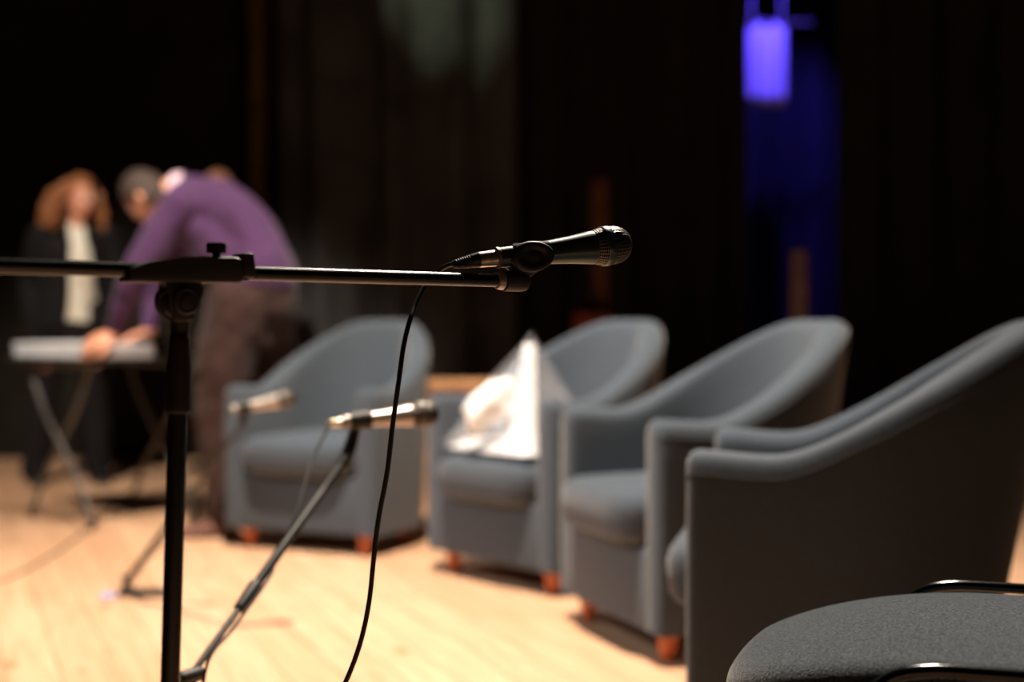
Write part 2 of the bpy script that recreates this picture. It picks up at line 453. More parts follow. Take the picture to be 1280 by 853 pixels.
# things standing in the dark behind the chairs
def dark_props():
    d = 7.6
    a = P(750, 225, d); x = a.x
    t = thing('wooden_stand', 'narrow reddish brown wooden upright with low red seat, in the dark behind the second armchair', 'stand', (x, d, 0))
    bm = bmesh.new(); box(bm, (x, d, a.z / 2), (0.085, 0.05, a.z), bev=0.008); obj('upright', bm, M['red_wood'], t)
    bm = bmesh.new(); box(bm, (x - 0.05, d - 0.15, 0.80), (0.20, 0.28, 0.20), bev=0.03); obj('seat_pad', bm, M['red_paint'], t)
    for sx in (-0.12, 0.02):
        for sy in (-0.26, -0.05):
            bm = bmesh.new(); box(bm, (x + sx, d + sy, 0.355), (0.035, 0.035, 0.71), bev=0.004); obj('leg', bm, M['red_wood'], t)
    a = P(999, 312, d)
    x = a.x
    t = thing('wooden_post', 'short pinkish brown wooden post in the blue lit gap behind the third armchair', 'post', (x, d, 0))
    bm = bmesh.new(); box(bm, (x, d, a.z / 2), (0.085, 0.06, a.z), bev=0.012); obj('upright', bm, M['pink_wood'], t)
    bm = bmesh.new(); box(bm, (x, d, 0.02), (0.26, 0.26, 0.04), bev=0.006); obj('foot_plate', bm, M['pink_wood'], t)
    # low wooden stool / box between the first two chairs
    zt = 0.575
    x0 = P(530, 482, 6.35).x
    t = thing('wooden_side_table', 'small natural wood side table in the gap between the two leftmost armchairs', 'side table', (x0 + 0.2, 6.45, 0))
    bm = bmesh.new(); box(bm, (x0 + 0.2, 6.45, zt - 0.015), (0.42, 0.34, 0.03), bev=0.005); obj('tabletop', bm, M['wood_box'], t)
    for sx in (0.02, 0.38):
        bm = bmesh.new(); box(bm, (x0 + sx, 6.45, (zt - 0.03) / 2), (0.025, 0.30, zt - 0.03), bev=0.003); obj('side_panel', bm, M['wood_box'], t)
    bm = bmesh.new(); box(bm, (x0 + 0.2, 6.58, (zt - 0.03) / 2), (0.335, 0.02, zt - 0.03), bev=0.003); obj('back_panel', bm, M['wood_box'], t)
dark_props()

# ------------------------------------------------------------------ tub armchair
def sstep(t): t = max(0, min(1, t)); return t * t * (3 - 2 * t)

def make_armchair():
    t = thing('armchair', '', 'armchair')
    T = 0.085; cx = 0.2825; y0 = -0.30; y1 = -0.015; bdep = 0.225; ex = 2.15
    # centreline from the right front to the left front
    path = []
    ns = 14; nc = 40
    for i in range(ns): path.append((cx, y0 + (y1 - y0) * i / ns))
    for i in range(nc + 1):
        a = pi * i / nc
        c, s = cos(a), sin(a)
        path.append((cx * math.copysign(abs(c) ** (2 / ex), c), y1 + bdep * abs(s) ** (2 / ex)))
    for i in range(ns - 1, -1, -1): path.append((-cx, y0 + (y1 - y0) * i / ns))
    # even resample
    dist = [0]
    for i in range(1, len(path)): dist.append(dist[-1] + math.hypot(path[i][0] - path[i - 1][0], path[i][1] - path[i - 1][1]))
    total = dist[-1]; N = 84
    pts = []
    j = 0
    for k in range(N + 1):
        s = total * k / N
        while j < len(dist) - 2 and dist[j + 1] < s: j += 1
        f = (s - dist[j]) / max(1e-9, dist[j + 1] - dist[j])
        pts.append((Vector((path[j][0] + f * (path[j + 1][0] - path[j][0]), path[j][1] + f * (path[j + 1][1] - path[j][1]), 0)), s))
    HA, HB, Z0 = 0.605, 0.85, 0.075
    def H(s):
        s = min(s, total - s)
        return HA - 0.008 * sstep(s / 0.15) + (HB - HA + 0.008) * (0.75 * sstep((s - 0.15) / 0.45) + 0.25 * sstep((s - 0.18) / 0.47))
    def lean(s):
        s = min(s, total - s)
        return 0.155 * sstep((s - 0.20) / 0.42)
    R = 0.022     # rounding at the arm fronts
    secs = []
    rounds = [(0.0, R), (R * 0.3, R * 0.29), (R * 0.65, R * 0.065), (R, 0.0)]
    stations = [(s, ins) for s, ins in rounds] + [(p[1], 0) for p in pts if R * 1.6 < p[1] < total - R * 1.6] + [(total - s, ins) for s, ins in reversed(rounds)]
    def at(s):
        f = s / total * N; k = min(N - 1, int(f)); f -= k
        p = pts[k][0].lerp(pts[k + 1][0], f)
        a = pts[max(0, k - 1)][0]; b = pts[min(N, k + 2)][0]
        tg = (b - a).normalized()
        return p, Vector((tg.y, -tg.x, 0))    # outward normal
    rings = []; welt = []
    for s, ins in stations:
        p, nrm = at(s)
        h = H(s) - ins * 0.9; ln = lean(s); hw = T / 2 - ins
        r = min(0.036, hw * 0.98)
        prof = []
        for i in range(9): prof.append((hw, Z0 + ins * .3 + (h - r - Z0 - ins * .3) * i / 8))
        for i in range(1, 9):
            a = pi * i / 9
            k = 0.001 * sin(a)
            prof.append((hw - r + (r + k) * cos(a) if a < pi / 2 else -hw + r + (r + k) * cos(a), h - r + (r + k) * sin(a)))
        for i in range(9): prof.append((-hw, h - r - (h - r - 0.20) * i / 8))
        prof.append((-hw, Z0 + ins * .3))
        ring = []
        for n_, z in prof:
            zz = max(0.0, (z - 0.05)) / HB
            q = p + nrm * n_ + Vector((0, ln * zz ** 1.15, 0)); q.z = z
            if n_ > hw * 0.9: q += nrm * (0.006 * sin(pi * (z - Z0) / max(0.1, h - Z0)))     # soft upholstery
            ring.append(q)
        rings.append(ring)
        zz = (h - r - 0.05) / HB
        w = p + nrm * (hw + 0.0008) + Vector((0, ln * zz ** 1.15, 0)); w.z = h - r - 0.004
        welt.append(w)
    bm = bmesh.new(); loft(bm, rings)
    sh = obj('upholstered_shell', bm, M['fabric'], t)
    bm = bmesh.new(); tube(bm, welt, 0.0018, n=8, smooth=0); obj('piping', bm, M['piping'], sh)
    # base skirt
    bm = bmesh.new(); box(bm, (0, -0.059, 0.177), (0.52, 0.48, 0.204), bev=0.012); obj('base', bm, M['fabric'], t)
    # cushion
    def cushion(bm, cx_, cy_, hx, hy, z0, z1, rr, crown, e=5.5, n=48):
        rings = []
        def rg(ix, z, cr=0):
            r_ = []
            for j in range(n):
                a = 2 * pi * j / n; c, s = cos(a), sin(a)
                X = (hx - ix) * math.copysign(abs(c) ** (2 / e), c); Y = (hy - ix) * math.copysign(abs(s) ** (2 / e), s)
                r_.append(Vector((cx_ + X, cy_ + Y, z + cr)))
            return r_
        for k in range(6, 0, -1): rings.append(rg(rr + (hx - rr) * (k / 6) * 0.97, z0))
        for k in range(9):
            a = -pi / 2 + pi * k / 8
            z = (z0 + rr + rr * sin(a)) if a < 0 else (z1 - rr + rr * sin(a))
            rings.append(rg(rr - rr * cos(a), z))
        for k in range(1, 8):
            f = k / 7
            rings.append(rg(rr + (hx - rr) * f * 0.97, z1 + crown * sin(f * pi / 2)))
        loft(bm, rings)
    bm = bmesh.new(); cushion(bm, 0, -0.085, 0.245, 0.275, 0.28, 0.420, 0.05, 0.018)
    cu = obj('seat_cushion', bm, M['fabric'], t)
    for x, y in ((0.25, -0.235), (-0.25, -0.235), (0.19, 0.13), (-0.19, 0.13)):
        bm = bmesh.new(); lathe(bm, [(0, 0.016), (0.003, 0.019), (0.07, 0.030), (0.085, 0.030)], (x, y, 0), n=20)
        obj('leg', bm, M['orange_wood'], t)
    return t

chairs = [
    ((-0.655, 5.44, 0), -25, 'blue-grey tub armchair farthest left, beside the man in purple'),
    ((0.146, 4.74, 0), -50, 'blue-grey tub armchair holding the clear wrapped cone on its seat'),
    ((0.525, 3.85, 0), -70, 'blue-grey tub armchair with empty seat in front of the blue lit gap'),
    ((0.690, 2.89, 0), -103.5, 'large blue-grey tub armchair cut by the right edge, its dark outer side facing us'),
]
arm = make_armchair()
for i, (loc, a, lab) in enumerate(chairs):
    if i == 0:
        arm.location = loc; arm.rotation_euler = (0, 0, radians(a)); arm['label'] = lab; arm['group'] = 'tub armchairs in an arc'
    else:
        r_ = dup(arm, loc, radians(a), lab)
        if i == 1:
            for ch_ in r_.children:
                if ch_.name.startswith('seat_cushion'): ch_.location.z -= 0.014

# ------------------------------------------------------------------ foreground chair
def make_front_chair():
    t = thing('conference_chair', 'dark grey felt seat with black tube rails in the bottom right foreground', 'chair', (0.655, 1.60, 0), radians(-109.6))
    Z = Vector((0, 0, 0))
    def sobj(name, bm, m, **k): return obj(name, bm, m, None, offset=Z, **k)
    # seat pad
    bm = bmesh.new(); rings = []; n = 64; e = 3.2
    hx, hy, cy = 0.224, 0.335, -0.070
    def ring(f, z, inset):
        r = []
        for j in range(n):
            a = 2 * pi * j / n; c, s = cos(a), sin(a)
            X = (hx * f - inset) * math.copysign(abs(c) ** (2 / e), c); Y = (hy * f - inset) * math.copysign(abs(s) ** (2 / e), s)
            yy = cy + Y
            drop = 0.0
            if yy < -0.10: q = (-0.10 - yy) / 0.30; drop = 0.050 * q ** 2.0
            if yy > 0.05: drop += 0.03 * ((yy - 0.05) / 0.2)
            xx = X / hx
            r.append(Vector((X, yy, z - drop - 0.008 * xx * xx)))
        return r
    for k in range(6): rings.append(ring(0.03 + 0.9 * k / 5, 0.445, 0))
    for k in range(9):
        a = -pi / 2 + pi * k / 8
        rings.append(ring(1, 0.475 + 0.03 * sin(a), 0.03 - 0.03 * cos(a)))
    for k in range(1, 10): f = 1 - k / 9.5; rings.append(ring(f, 0.505 + 0.012 * (1 - f * f), 0.03 * f))
    loft(bm, rings)
    seat = sobj('seat', bm, M['felt'])
    seat.parent = t
    # back pad
    bm = bmesh.new(); rings = []
    for k in range(13):
        f = k / 12; z = 0.60 + 0.36 * f
        w = 0.215 * (1 - 0.25 * abs(2 * f - 1) ** 4); th = 0.026 * (1 - abs(2 * f - 1) ** 6) + 0.003
        y = 0.26 + 0.07 * f
        r = []
        for j in range(32):
            a = 2 * pi * j / 32
            X = w * math.copysign(abs(cos(a)) ** 0.6, cos(a))
            r.append(Vector((X, y - 0.03 * (1 - (X / w) ** 2) * 0 + 0.04 * (X / 0.215) ** 2 * -1 + th * sin(a), z)))
        rings.append(r)
    loft(bm, rings)
    o = sobj('backrest', bm, M['felt']); o.parent = t
    for s in (1, -1):
        x = s * 0.243
        bm = bmesh.new()
        pts = [(x, -0.30, 0.008), (x, -0.275, 0.20), (x, -0.235, 0.42), (x, -0.222, 0.462), (x, -0.20, 0.486), (x, -0.165, 0.496), (x, -0.10, 0.498), (x, 0.10, 0.497), (x, 0.22, 0.50), (x, 0.27, 0.53), (x, 0.30, 0.62), (x, 0.33, 0.80)]
        tube(bm, pts, 0.0072, n=16, smooth=5)
        o = sobj('side_rail', bm, M['black_gloss']); o.parent = t
        bm = bmesh.new(); tube(bm, [(x, 0.33, 0.008), (x, 0.27, 0.20), (x, 0.16, 0.40), (x, 0.08, 0.492)], 0.0072, n=16)
        o = sobj('rear_leg', bm, M['black_gloss']); o.parent = t
    for y, z in ((-0.19, 0.43), (0.13, 0.435)):
        bm = bmesh.new(); tube(bm, [(-0.243, y - 0.04 * 0, z), (0.243, y, z)], 0.007, n=12, smooth=0)
        o = sobj('crossbar', bm, M['black_gloss']); o.parent = t
make_front_chair()

# ------------------------------------------------------------------ microphones
def basis(o, d, up=(0, 0, 1)):
    x = Vector(d).normalized(); z = Vector(up); z = (z - x * z.dot(x)).normalized(); y = z.cross(x)
    return Matrix((x, y, z)).transposed()

def mic(T, H_, label, bodym, cat='microphone', L=0.18, roll=0):
    T = Vector(T); d = (Vector(H_) - T); k = 1.0
    t = thing('microphone', label, cat, T)
    t.rotation_euler = basis(T, d).to_euler()
    Z = Vector((0, 0, 0))
    def add(name, prof, m, parent=t, n=40):
        bm = bmesh.new(); lathe(bm, [(h * L / 0.18, r * L / 0.18) for h, r in prof], (0, 0, 0), (1, 0, 0), n)
        o = obj(name, bm, m, None, offset=Z); o.parent = parent; return o
    b = add('body', [(0.0015, 0.010), (0.002, 0.0122), (0.02, 0.0125), (0.045, 0.0132), (0.07, 0.0146), (0.095, 0.0167), (0.112, 0.0188), (0.124, 0.0204), (0.1275, 0.0206), (0.1285, 0.0195)], bodym)
    add('tail_ring', [(-0.0015, 0.0095), (-0.001, 0.0128), (0.002, 0.0130), (0.003, 0.0124)], M['grey_metal'])
    add('grille_neck', [(0.127, 0.0192), (0.1285, 0.0203), (0.134, 0.0222), (0.1405, 0.0236)], M['grille'], n=64)
    add('collar_ring', [(0.1395, 0.0225), (0.1397, 0.0240), (0.141, 0.0247), (0.149, 0.0247), (0.1505, 0.0241), (0.1508, 0.0225)], M['mic_body'] if bodym is M['mic_body'] else M['grey_metal'])
    dome = [(0.150, 0.0236)] + [(0.155 + 0.025 * sin(a), 0.0238 * cos(a) ** 0.85 if cos(a) > 0.01 else 0.0003) for a in [pi / 2 * i / 14 for i in range(15)]]
    add('grille_dome', dome, M['grille'], n=64)
    return t

mT = P(621, 322.5, 1.665); mH = P(787, 304.5, 1.735)
main_mic = mic(mT, mH, 'black handheld microphone in sharp focus clipped to the long boom', M['mic_body'], L=(mH - mT).length)

# ------------------------------------------------------------------ main stand
def main_stand():
    bd = Vector((0.833, 0.553, -0.009)).normalized()
    C0 = P(230, 340, 1.451)
    base = Vector((C0.x - 0.027, C0.y, 0))
    t = thing('microphone_stand', 'tall black boom microphone stand crossing the left foreground', 'microphone stand', base)
    def at(px, py, off=0):
        # point on the vertical plane through the boom that shows at px,py
        X = None
        r = (px - 640) / F
        # X = C0.x + k*bd.x ; Y = C0.y + k*bd.y ; X = r*Y
        k = (r * C0.y - C0.x) / (bd.x - r * bd.y)
        d = C0.y + k * bd.y
        return P(px, py, d)
    nn = Vector((bd.y, -bd.x, 0)).normalized()      # towards the camera
    end = at(626, 351)
    left = at(0, 332.5)
    far_left = left + (left - end).normalized() * 0.26
    bm = bmesh.new(); tube(bm, [far_left, end], 0.0076, n=32, smooth=0, cap='flat'); obj('boom_arm', bm, M['black_tube'], t)
    bdir = (end - left).normalized()
    bm = bmesh.new(); lathe(bm, [(0, 0.02), (0.004, 0.024), (0.09, 0.024), (0.094, 0.02)], far_left - bdir * 0.02, bdir, 32); obj('counterweight', bm, M['grey_metal'], t)
    # boom end collar and clip base
    bm = bmesh.new(); c0 = at(620, 350.7)
    lathe(bm, [(0, 0.0078), (0.001, 0.0098), (0.005, 0.0108), (0.008, 0.0112), (0.010, 0.0085)], c0, bdir, 32); obj('end_collar', bm, M['mic_silver'], t, label='shiny metal collar at the end of the boom')
    clip0 = at(629, 351)
    cl = Vector(clip0)
    bm = bmesh.new(); lathe(bm, [(0, 0.0108), (0.001, 0.0124), (0.024, 0.0126), (0.031, 0.0112), (0.034, 0.007)], clip0, bdir, 32)
    md = (mH - mT).normalized()
    ct = obj('clip_base', bm, M['black_plastic'], t)
    # upright web between clip base and sleeve
    mid = mT + md * 0.045
    bm = bmesh.new(); tube(bm, [clip0 + bdir * 0.018 + Vector((0, 0, 0.004)), mid + Vector((0, 0, -0.012))], [(0.010, 0.009), (0.012, 0.008)], wdir=md, n=20, smooth=0); obj('clip_web', bm, M['black_plastic'], t)
    # sleeve that grips the body, with a big oval pad on each side
    Bm = basis(mT, mH - mT)
    bm = bmesh.new(); rings = []
    for k in range(15):
        f = k / 14; s = 0.018 + 0.046 * f
        r = []
        for j in range(40):
            a = radians(-235) + radians(290) * j / 39
            rr = 0.0165 + 0.0012 * sin(pi * f) + 0.0 * a
            r.append(mT + Bm @ Vector((s + 0.006 * cos(a * 2) * (1 if k in (0, 14) else 0) * 0, rr * cos(a), rr * sin(a))))
        for j in range(39, -1, -1):
            a = radians(-235) + radians(290) * j / 39
            r.append(mT + Bm @ Vector((s, (0.0137) * cos(a), (0.0137) * sin(a))))
        rings.append(r)
    loft(bm, rings); obj('clip_sleeve', bm, M['rubber'], t)
    for sg in (-1, 1):
        bm = bmesh.new(); rings = []
        c = mT + Bm @ Vector((0.040, sg * 0.0125, -0.003))
        for (f, dep) in ((1.0, 0.0), (1.0, 0.004), (0.93, 0.0062), (0.80, 0.0074), (0.62, 0.0072), (0.5, 0.0052), (0.40, 0.0046), (0.22, 0.0056), (0.02, 0.0062)):
            r = []
            for j in range(36):
                a = 2 * pi * j / 36
                r.append(c + Bm @ Vector((0.0270 * f * cos(a), sg * dep, 0.0182 * f * sin(a) * (1 - 0.10 * cos(a)))))
            rings.append(r)
        loft(bm, rings); obj('clip_pad', bm, M['rubber'], t)
    # clamp block the boom slides through
    s = 1778 / 1.451
    def loc(px, py): return ((at(px, py) - C0).dot(bd), (at(px, py) - C0).z)
    poly = [loc(*q) for q in ((154, 354), (155, 341), (160, 335), (180, 329), (200, 325), (222, 322.5), (250, 321.5), (285, 321), (294, 323), (297, 328), (297, 350), (293, 354))]
    bm = bmesh.new(); prism(bm, poly, C0, bd, (0, 0, 1), 0.034, bev=0.003); obj('boom_clamp', bm, M['black_plastic'], t)
    poly = [loc(*q) for q in ((297, 316.5), (311, 316), (314, 346), (314, 347), (298, 347))]
    bm = bmesh.new(); prism(bm, poly, C0, bd, (0, 0, 1), 0.030, bev=0.002); obj('clamp_collar', bm, M['black_plastic'], t)
    bm = bmesh.new(); box(bm, at(304, 349.5), (0.011, 0.012, 0.003), bev=0.001); obj('clamp_tab', bm, M['black_plastic'], t)
    # knob on top
    k0 = at(270.5, 322)
    bm = bmesh.new(); n = 36; rings = []
    for h, r in ((0, 0.0045), (0.004, 0.0042), (0.0042, 0.0085), (0.0055, 0.0098), (0.0135, 0.0100), (0.0150, 0.0092), (0.0152, 0.001)):
        rings.append([k0 + Vector(((r * (1 + (0.04 if (j % 2 and r > 0.006) else 0))) * cos(2 * pi * j / n), (r * (1 + (0.04 if (j % 2 and r > 0.006) else 0))) * sin(2 * pi * j / n), h)) for j in range(n)])
    loft(bm, rings); obj('locking_knob', bm, M['black_plastic'], t)
    # yoke / swivel
    y0 = at(223, 377)
    poly = []
    yl = [(199, 352), (250, 352), (245, 359), (243, 370), (243, 382), (240, 392), (234, 397), (233, 403), (214, 403), (212, 397), (207, 390), (205, 380), (206, 368), (206, 359)]
    bm = bmesh.new(); prism(bm, [((at(*q) - C0).dot(bd), (at(*q) - C0).z) for q in yl], C0, bd, (0, 0, 1), 0.024, bev=0.003); obj('swivel_yoke', bm, M['black_plastic'], t)
    bm = bmesh.new(); lathe(bm, [(0.010, 0.001), (0.010, 0.0138), (0.016, 0.0136), (0.0175, 0.012), (0.0165, 0.009), (0.017, 0.0075), (0.0195, 0.007), (0.020, 0.001)], y0 + Vector((0.003, 0, 0.0)), nn, 32); obj('swivel_disc', bm, M['black_plastic'], t)
    bm = bmesh.new(); tube(bm, [at(205, 364) + nn * .006, at(197, 368) + nn * .006, at(195, 380) + nn * .006, at(200, 392) + nn * .006, at(210, 401) + nn * .006], [0.0030, 0.0036, 0.0032, 0.0026, 0.0020], n=12); obj('swivel_lever', bm, M['black_plastic'], t)
    bm = bmesh.new(); lathe(bm, [(-0.022, 0.001), (-0.022, 0.007), (-0.012, 0.008), (-0.01, 0.001)], at(238, 393), nn, 16); obj('pivot_bolt', bm, M['black_plastic'], t)
    # neck, sleeve and pole
    top = at(225.5, 398); low = Vector((base.x, base.y, 0.12)); ax = (low - top).normalized()
    s2 = 1778 / C0.y
    bm = bmesh.new(); lathe(bm, [(-0.004, 0.012), (0.004, 0.0108), (0.012, 0.0095), (0.0165, 0.0092), (0.018, 0.0102), (0.024, 0.0105), (0.040, 0.0118), (0.050, 0.0128), (0.060, 0.0131), (0.092, 0.0133), (0.0955, 0.0133), (0.097, 0.0121), (0.098, 0.001)], top, ax, 36); obj('grip_sleeve', bm, M['rubber'], t)
    bm = bmesh.new(); lathe(bm, [(0.08, 0.0098), ((low - top).length, 0.0098)], top, ax, 36); obj('pole', bm, M['black_tube'], t)
    bm = bmesh.new(); lathe(bm, [(0, 0.013), (0.005, 0.018), (0.05, 0.022), (0.07, 0.022), (0.08, 0.015)], Vector((base.x, base.y, 0.06)), (0, 0, 1), 28); obj('tripod_hub', bm, M['black_plastic'], t)
    for k in range(3):
        a = radians(210 + 120 * k)
        f = Vector((base.x + 0.30 * cos(a), base.y + 0.30 * sin(a), 0.012))
        bm = bmesh.new(); tube(bm, [Vector((base.x, base.y, 0.10)) + (f - base) * 0.05, f], 0.008, n=14, smooth=0); o = obj('leg', bm, M['black_tube'], t)
        bm = bmesh.new(); tube(bm, [f - (f - base) * 0.1 + Vector((0, 0, 0.006)), f], 0.011, n=14, smooth=0); obj('rubber_foot', bm, M['rubber'], o)
main_stand()

# xlr plug and cable of the main microphone
def main_cable():
    md = (mH - mT).normalized()
    t = thing('microphone_cable', 'thin black cable plugged into the sharp microphone and hanging in a long curve', 'cable', P(432, 853, 1.60))
    t.location.z = 0
    bm = bmesh.new(); lathe(bm, [(-0.0235, 0.0085), (-0.023, 0.0092), (-0.003, 0.0098), (0.0, 0.0098), (0.001, 0.008)], mT, md, 32); obj('plug_shell', bm, M['silver'], t, label='worn silver plug shell')
    q = mT - md * 0.0225
    e = P(566, 331, 1.648)
    d2 = (q - e).normalized()
    L = (q - e).length
    prof = []
    for k in range(25):
        f = k / 24; r = 0.0042 + 0.0050 * f ** 0.8
        if 2 < k < 17: r += 0.0005 * (1 if k % 2 else -1)
        prof.append((L * f, r))
    bm = bmesh.new(); lathe(bm, prof, e, d2, 28); obj('strain_relief', bm, M['rubber'], t)
    # cable passes behind the boom and drops
    pts = [P(568, 330.5, 1.650), P(560, 332, 1.66), P(551, 337, 1.668), P(541, 346, 1.672), P(530, 360, 1.66), P(519, 382, 1.64), P(511, 405, 1.62), P(504, 435, 1.61), P(498, 480, 1.60), P(491, 530, 1.60), P(484, 590, 1.60), P(473, 650, 1.60),
           P(467, 700, 1.60), P(461, 755, 1.60), P(450, 805, 1.60), P(432, 853, 1.60), P(405, 905, 1.60)]
    p = pts[-1]
    pts += [Vector((p.x - 0.03, 1.60, 0.25)), Vector((p.x - 0.06, 1.62, 0.06)), Vector((p.x - 0.10, 1.60, 0.006)), Vector((p.x - 0.3, 1.5, 0.004)), Vector((p.x - 0.55, 1.2, 0.004)), Vector((p.x - 0.7, 0.7, 0.004))]
    bm = bmesh.new(); tube(bm, pts, 0.0029, n=14, smooth=8); obj('cable', bm, M['rubber'], t)
main_cable()

# ------------------------------------------------------------------ small stands
def low_stand_mid():
    J = P(238, 846, 2.1); C1 = P(434, 572, 2.60); C2 = P(444, 536, 2.62)
    base = Vector((J.x, J.y, 0))
    t = thing('low_microphone_stand', 'blurred low black boom stand slanting up in front of the leftmost armchair', 'microphone stand', base)
    d = (C1 - J)
    def pt(f): return J + d * f
    bm = bmesh.new(); tube(bm, [pt(-0.12), pt(0.42)], 0.0055, n=16, smooth=0); obj('boom_rod', bm, M['grey_metal'], t)
    bm = bmesh.new(); tube(bm, [pt(0.32), pt(1.0)], 0.0080, n=20, smooth=0); obj('boom_sleeve', bm, M['rubber'], t)
    bm = bmesh.new(); tube(bm, [pt(0.27), pt(0.36)], [0.009, 0.0115], n=20, smooth=0); obj('boom_clutch', bm, M['black_plastic'], t)
    bm = bmesh.new(); tube(bm, [pt(0.96), C1 + Vector((0.004, 0, 0.015)), C2 + Vector((0, 0, 0.0))], [0.011, 0.012, 0.010], n=16); obj('clip_joint', bm, M['black_plastic'], t)
    bm = bmesh.new(); tube(bm, [J + Vector((-0.010, -0.015, 0)), J + Vector((0.008, 0.015, 0.0))], 0.0115, n=24, smooth=0); obj('joint_knob', bm, M['black_plastic'], t)
    bm = bmesh.new(); tube(bm, [J, (J.x, J.y, 0.06)], 0.0095, n=20, smooth=0); obj('pole', bm, M['black_tube'], t)
    bm = bmesh.new(); lathe(bm, [(0, 0.02), (0.01, 0.024), (0.05, 0.024), (0.06, 0.014)], (J.x, J.y, 0.05), (0, 0, 1), 24); obj('tripod_hub', bm, M['black_plastic'], t)
    for k in range(3):
        a = radians(250 + 120 * k)
        f = Vector((J.x + 0.24 * cos(a), J.y + 0.24 * sin(a), 0.010))
        bm = bmesh.new(); tube(bm, [Vector((J.x, J.y, 0.075)), f], 0.0075, n=12, smooth=0); obj('leg', bm, M['black_tube'], t)
    T = P(429, 528, 2.60); H_ = P(548, 516, 2.66)
    L = (H_ - T).length
    dd = (H_ - T).normalized()
    bm = bmesh.new(); lathe(bm, [(0.012, 0.0140), (0.013, 0.0165), (0.05, 0.0185), (0.052, 0.0150)], T, dd, 28); obj('clip_sleeve', bm, M['rubber'], t)
    mic(T, H_, 'blurred microphone with shiny body on the low slanting stand, black head to the right', M['mic_silver'], L=L)
    # cable
    c = thing('microphone_cable', 'thin dark cable drooping from the low microphone along its slanting boom', 'cable', base + Vector((0.03, -0.03, 0)))
    off = Vector((0.014, -0.014, 0.0))
    pts = [T, T - dd * 0.02, P(408, 540, 2.58), P(392, 570, 2.54), P(380, 610, 2.48), P(366, 655, 2.42), P(345, 700, 2.38), pt(0.40) + off, pt(0.2) + off, pt(0.02) + off * 1.4, Vector((J.x + 0.03, J.y - 0.04, 0.15)), Vector((J.x + 0.08, J.y - 0.06, 0.004)), Vector((J.x + 0.1, J.y - 0.5, 0.004))]
    bm = bmesh.new(); tube(bm, pts, 0.0026, n=10, smooth=6); obj('cable', bm, M['rubber'], c)
    bm = bmesh.new(); lathe(bm, [(-0.03, 0.004), (-0.022, 0.0075), (0, 0.009)], T, dd, 20); obj('plug', bm, M['silver'], c)
low_stand_mid()

def low_stand_far():
    T = P(290, 513, 3.85); H_ = P(370, 496, 3.90)
    J = P(158, 727, 4.36)
    base = Vector((J.x, J.y, 0))
    t = thing('low_microphone_stand', 'blurred low boom stand rising from a flat foot bar beside the man', 'microphone stand', base)
    dd = (H_ - T).normalized(); L = (H_ - T).length
    C = T + dd * 0.03 + Vector((0, 0, -0.045))
    bm = bmesh.new(); tube(bm, [J, J.lerp(C, 0.55)], 0.0095, n=16, smooth=0); obj('boom_sleeve', bm, M['rubber'], t)
    bm = bmesh.new(); tube(bm, [J.lerp(C, 0.5), C], 0.0065, n=16, smooth=0); obj('boom_rod', bm, M['rubber'], t)
    bm = bmesh.new(); tube(bm, [C, T + dd * 0.035], 0.010, n=16, smooth=0); obj('clip_joint', bm, M['black_plastic'], t)
    bm = bmesh.new(); lathe(bm, [(0.012, 0.0140), (0.013, 0.0165), (0.05, 0.0185), (0.052, 0.0150)], T, dd, 28); obj('clip_sleeve', bm, M['rubber'], t)
    bm = bmesh.new(); tube(bm, [(J.x, J.y, 0.012), J + Vector((0, 0, 0.01))], [0.012, 0.014], n=16, smooth=0); obj('pivot_post', bm, M['black_plastic'], t)
    bm = bmesh.new(); box(bm, (J.x + 0.062, J.y, 0.012), (0.17, 0.05, 0.022), bev=0.006); obj('foot_bar', bm, M['black_plastic'], t)
    mic(T, H_, 'small blurred microphone beside the man, in front of the leftmost armchair arm', M['mic_silver'], L=L)
    c = thing('microphone_cable', 'thin dark cable hanging from the farther small microphone', 'cable', (T.x, T.y, 0))
    pts = [T, T - dd * 0.03, T + Vector((-0.045, 0.02, -0.05)), J.lerp(C, 0.7) + Vector((0.0, -0.02, -0.01)), J.lerp(C, 0.35) + Vector((0.01, -0.02, -0.02)), J.lerp(C, 0.12) + Vector((0.02, -0.05, 0.0)), Vector((J.x + 0.05, J.y - 0.07, 0.004)), Vector((J.x + 0.3, J.y - 0.15, 0.004))]
    bm = bmesh.new(); tube(bm, pts, 0.0026, n=10, smooth=6); obj('cable', bm, M['rubber'], c)
low_stand_far()

# floor cable and scrap
pts = [P(-60, 740, 4.45), P(0, 727, 4.6), P(60, 697, 5.05), P(120, 656, 5.9), P(160, 622, 6.8), P(195, 595, 7.75)]
pts = [Vector((p.x, p.y, 0.004)) for p in pts] + [Vector((-1.6, 8.3, 0.004))]
bm = bmesh.new(); tube(bm, pts, 0.004, n=8, smooth=8)
base_obj('floor_cable', bm, M['rubber'], 'thin grey cable curving over the floor planks at the left, under the table', 'cable', (pts[1].x, pts[1].y, 0))
p = P(135, 748, .85 * F / 348)
bm = bmesh.new()
rings = []
for k, (f, z) in enumerate(((1, 0.001), (1.05, 0.004), (0.8, 0.012), (0.3, 0.014), (0.02, 0.012))):
    rings.append([Vector((p.x + 0.022 * f * cos(a) * (1 + 0.2 * sin(3 * a)), p.y + 0.03 * f * sin(a), z)) for a in [2 * pi * j / 14 for j in range(14)]])
loft(bm, rings)
base_obj('tape_scrap', bm, M['blue_scrap'], 'tiny pale blue scrap lying on the planks left of the tall stand', 'scrap', (p.x, p.y, 0))

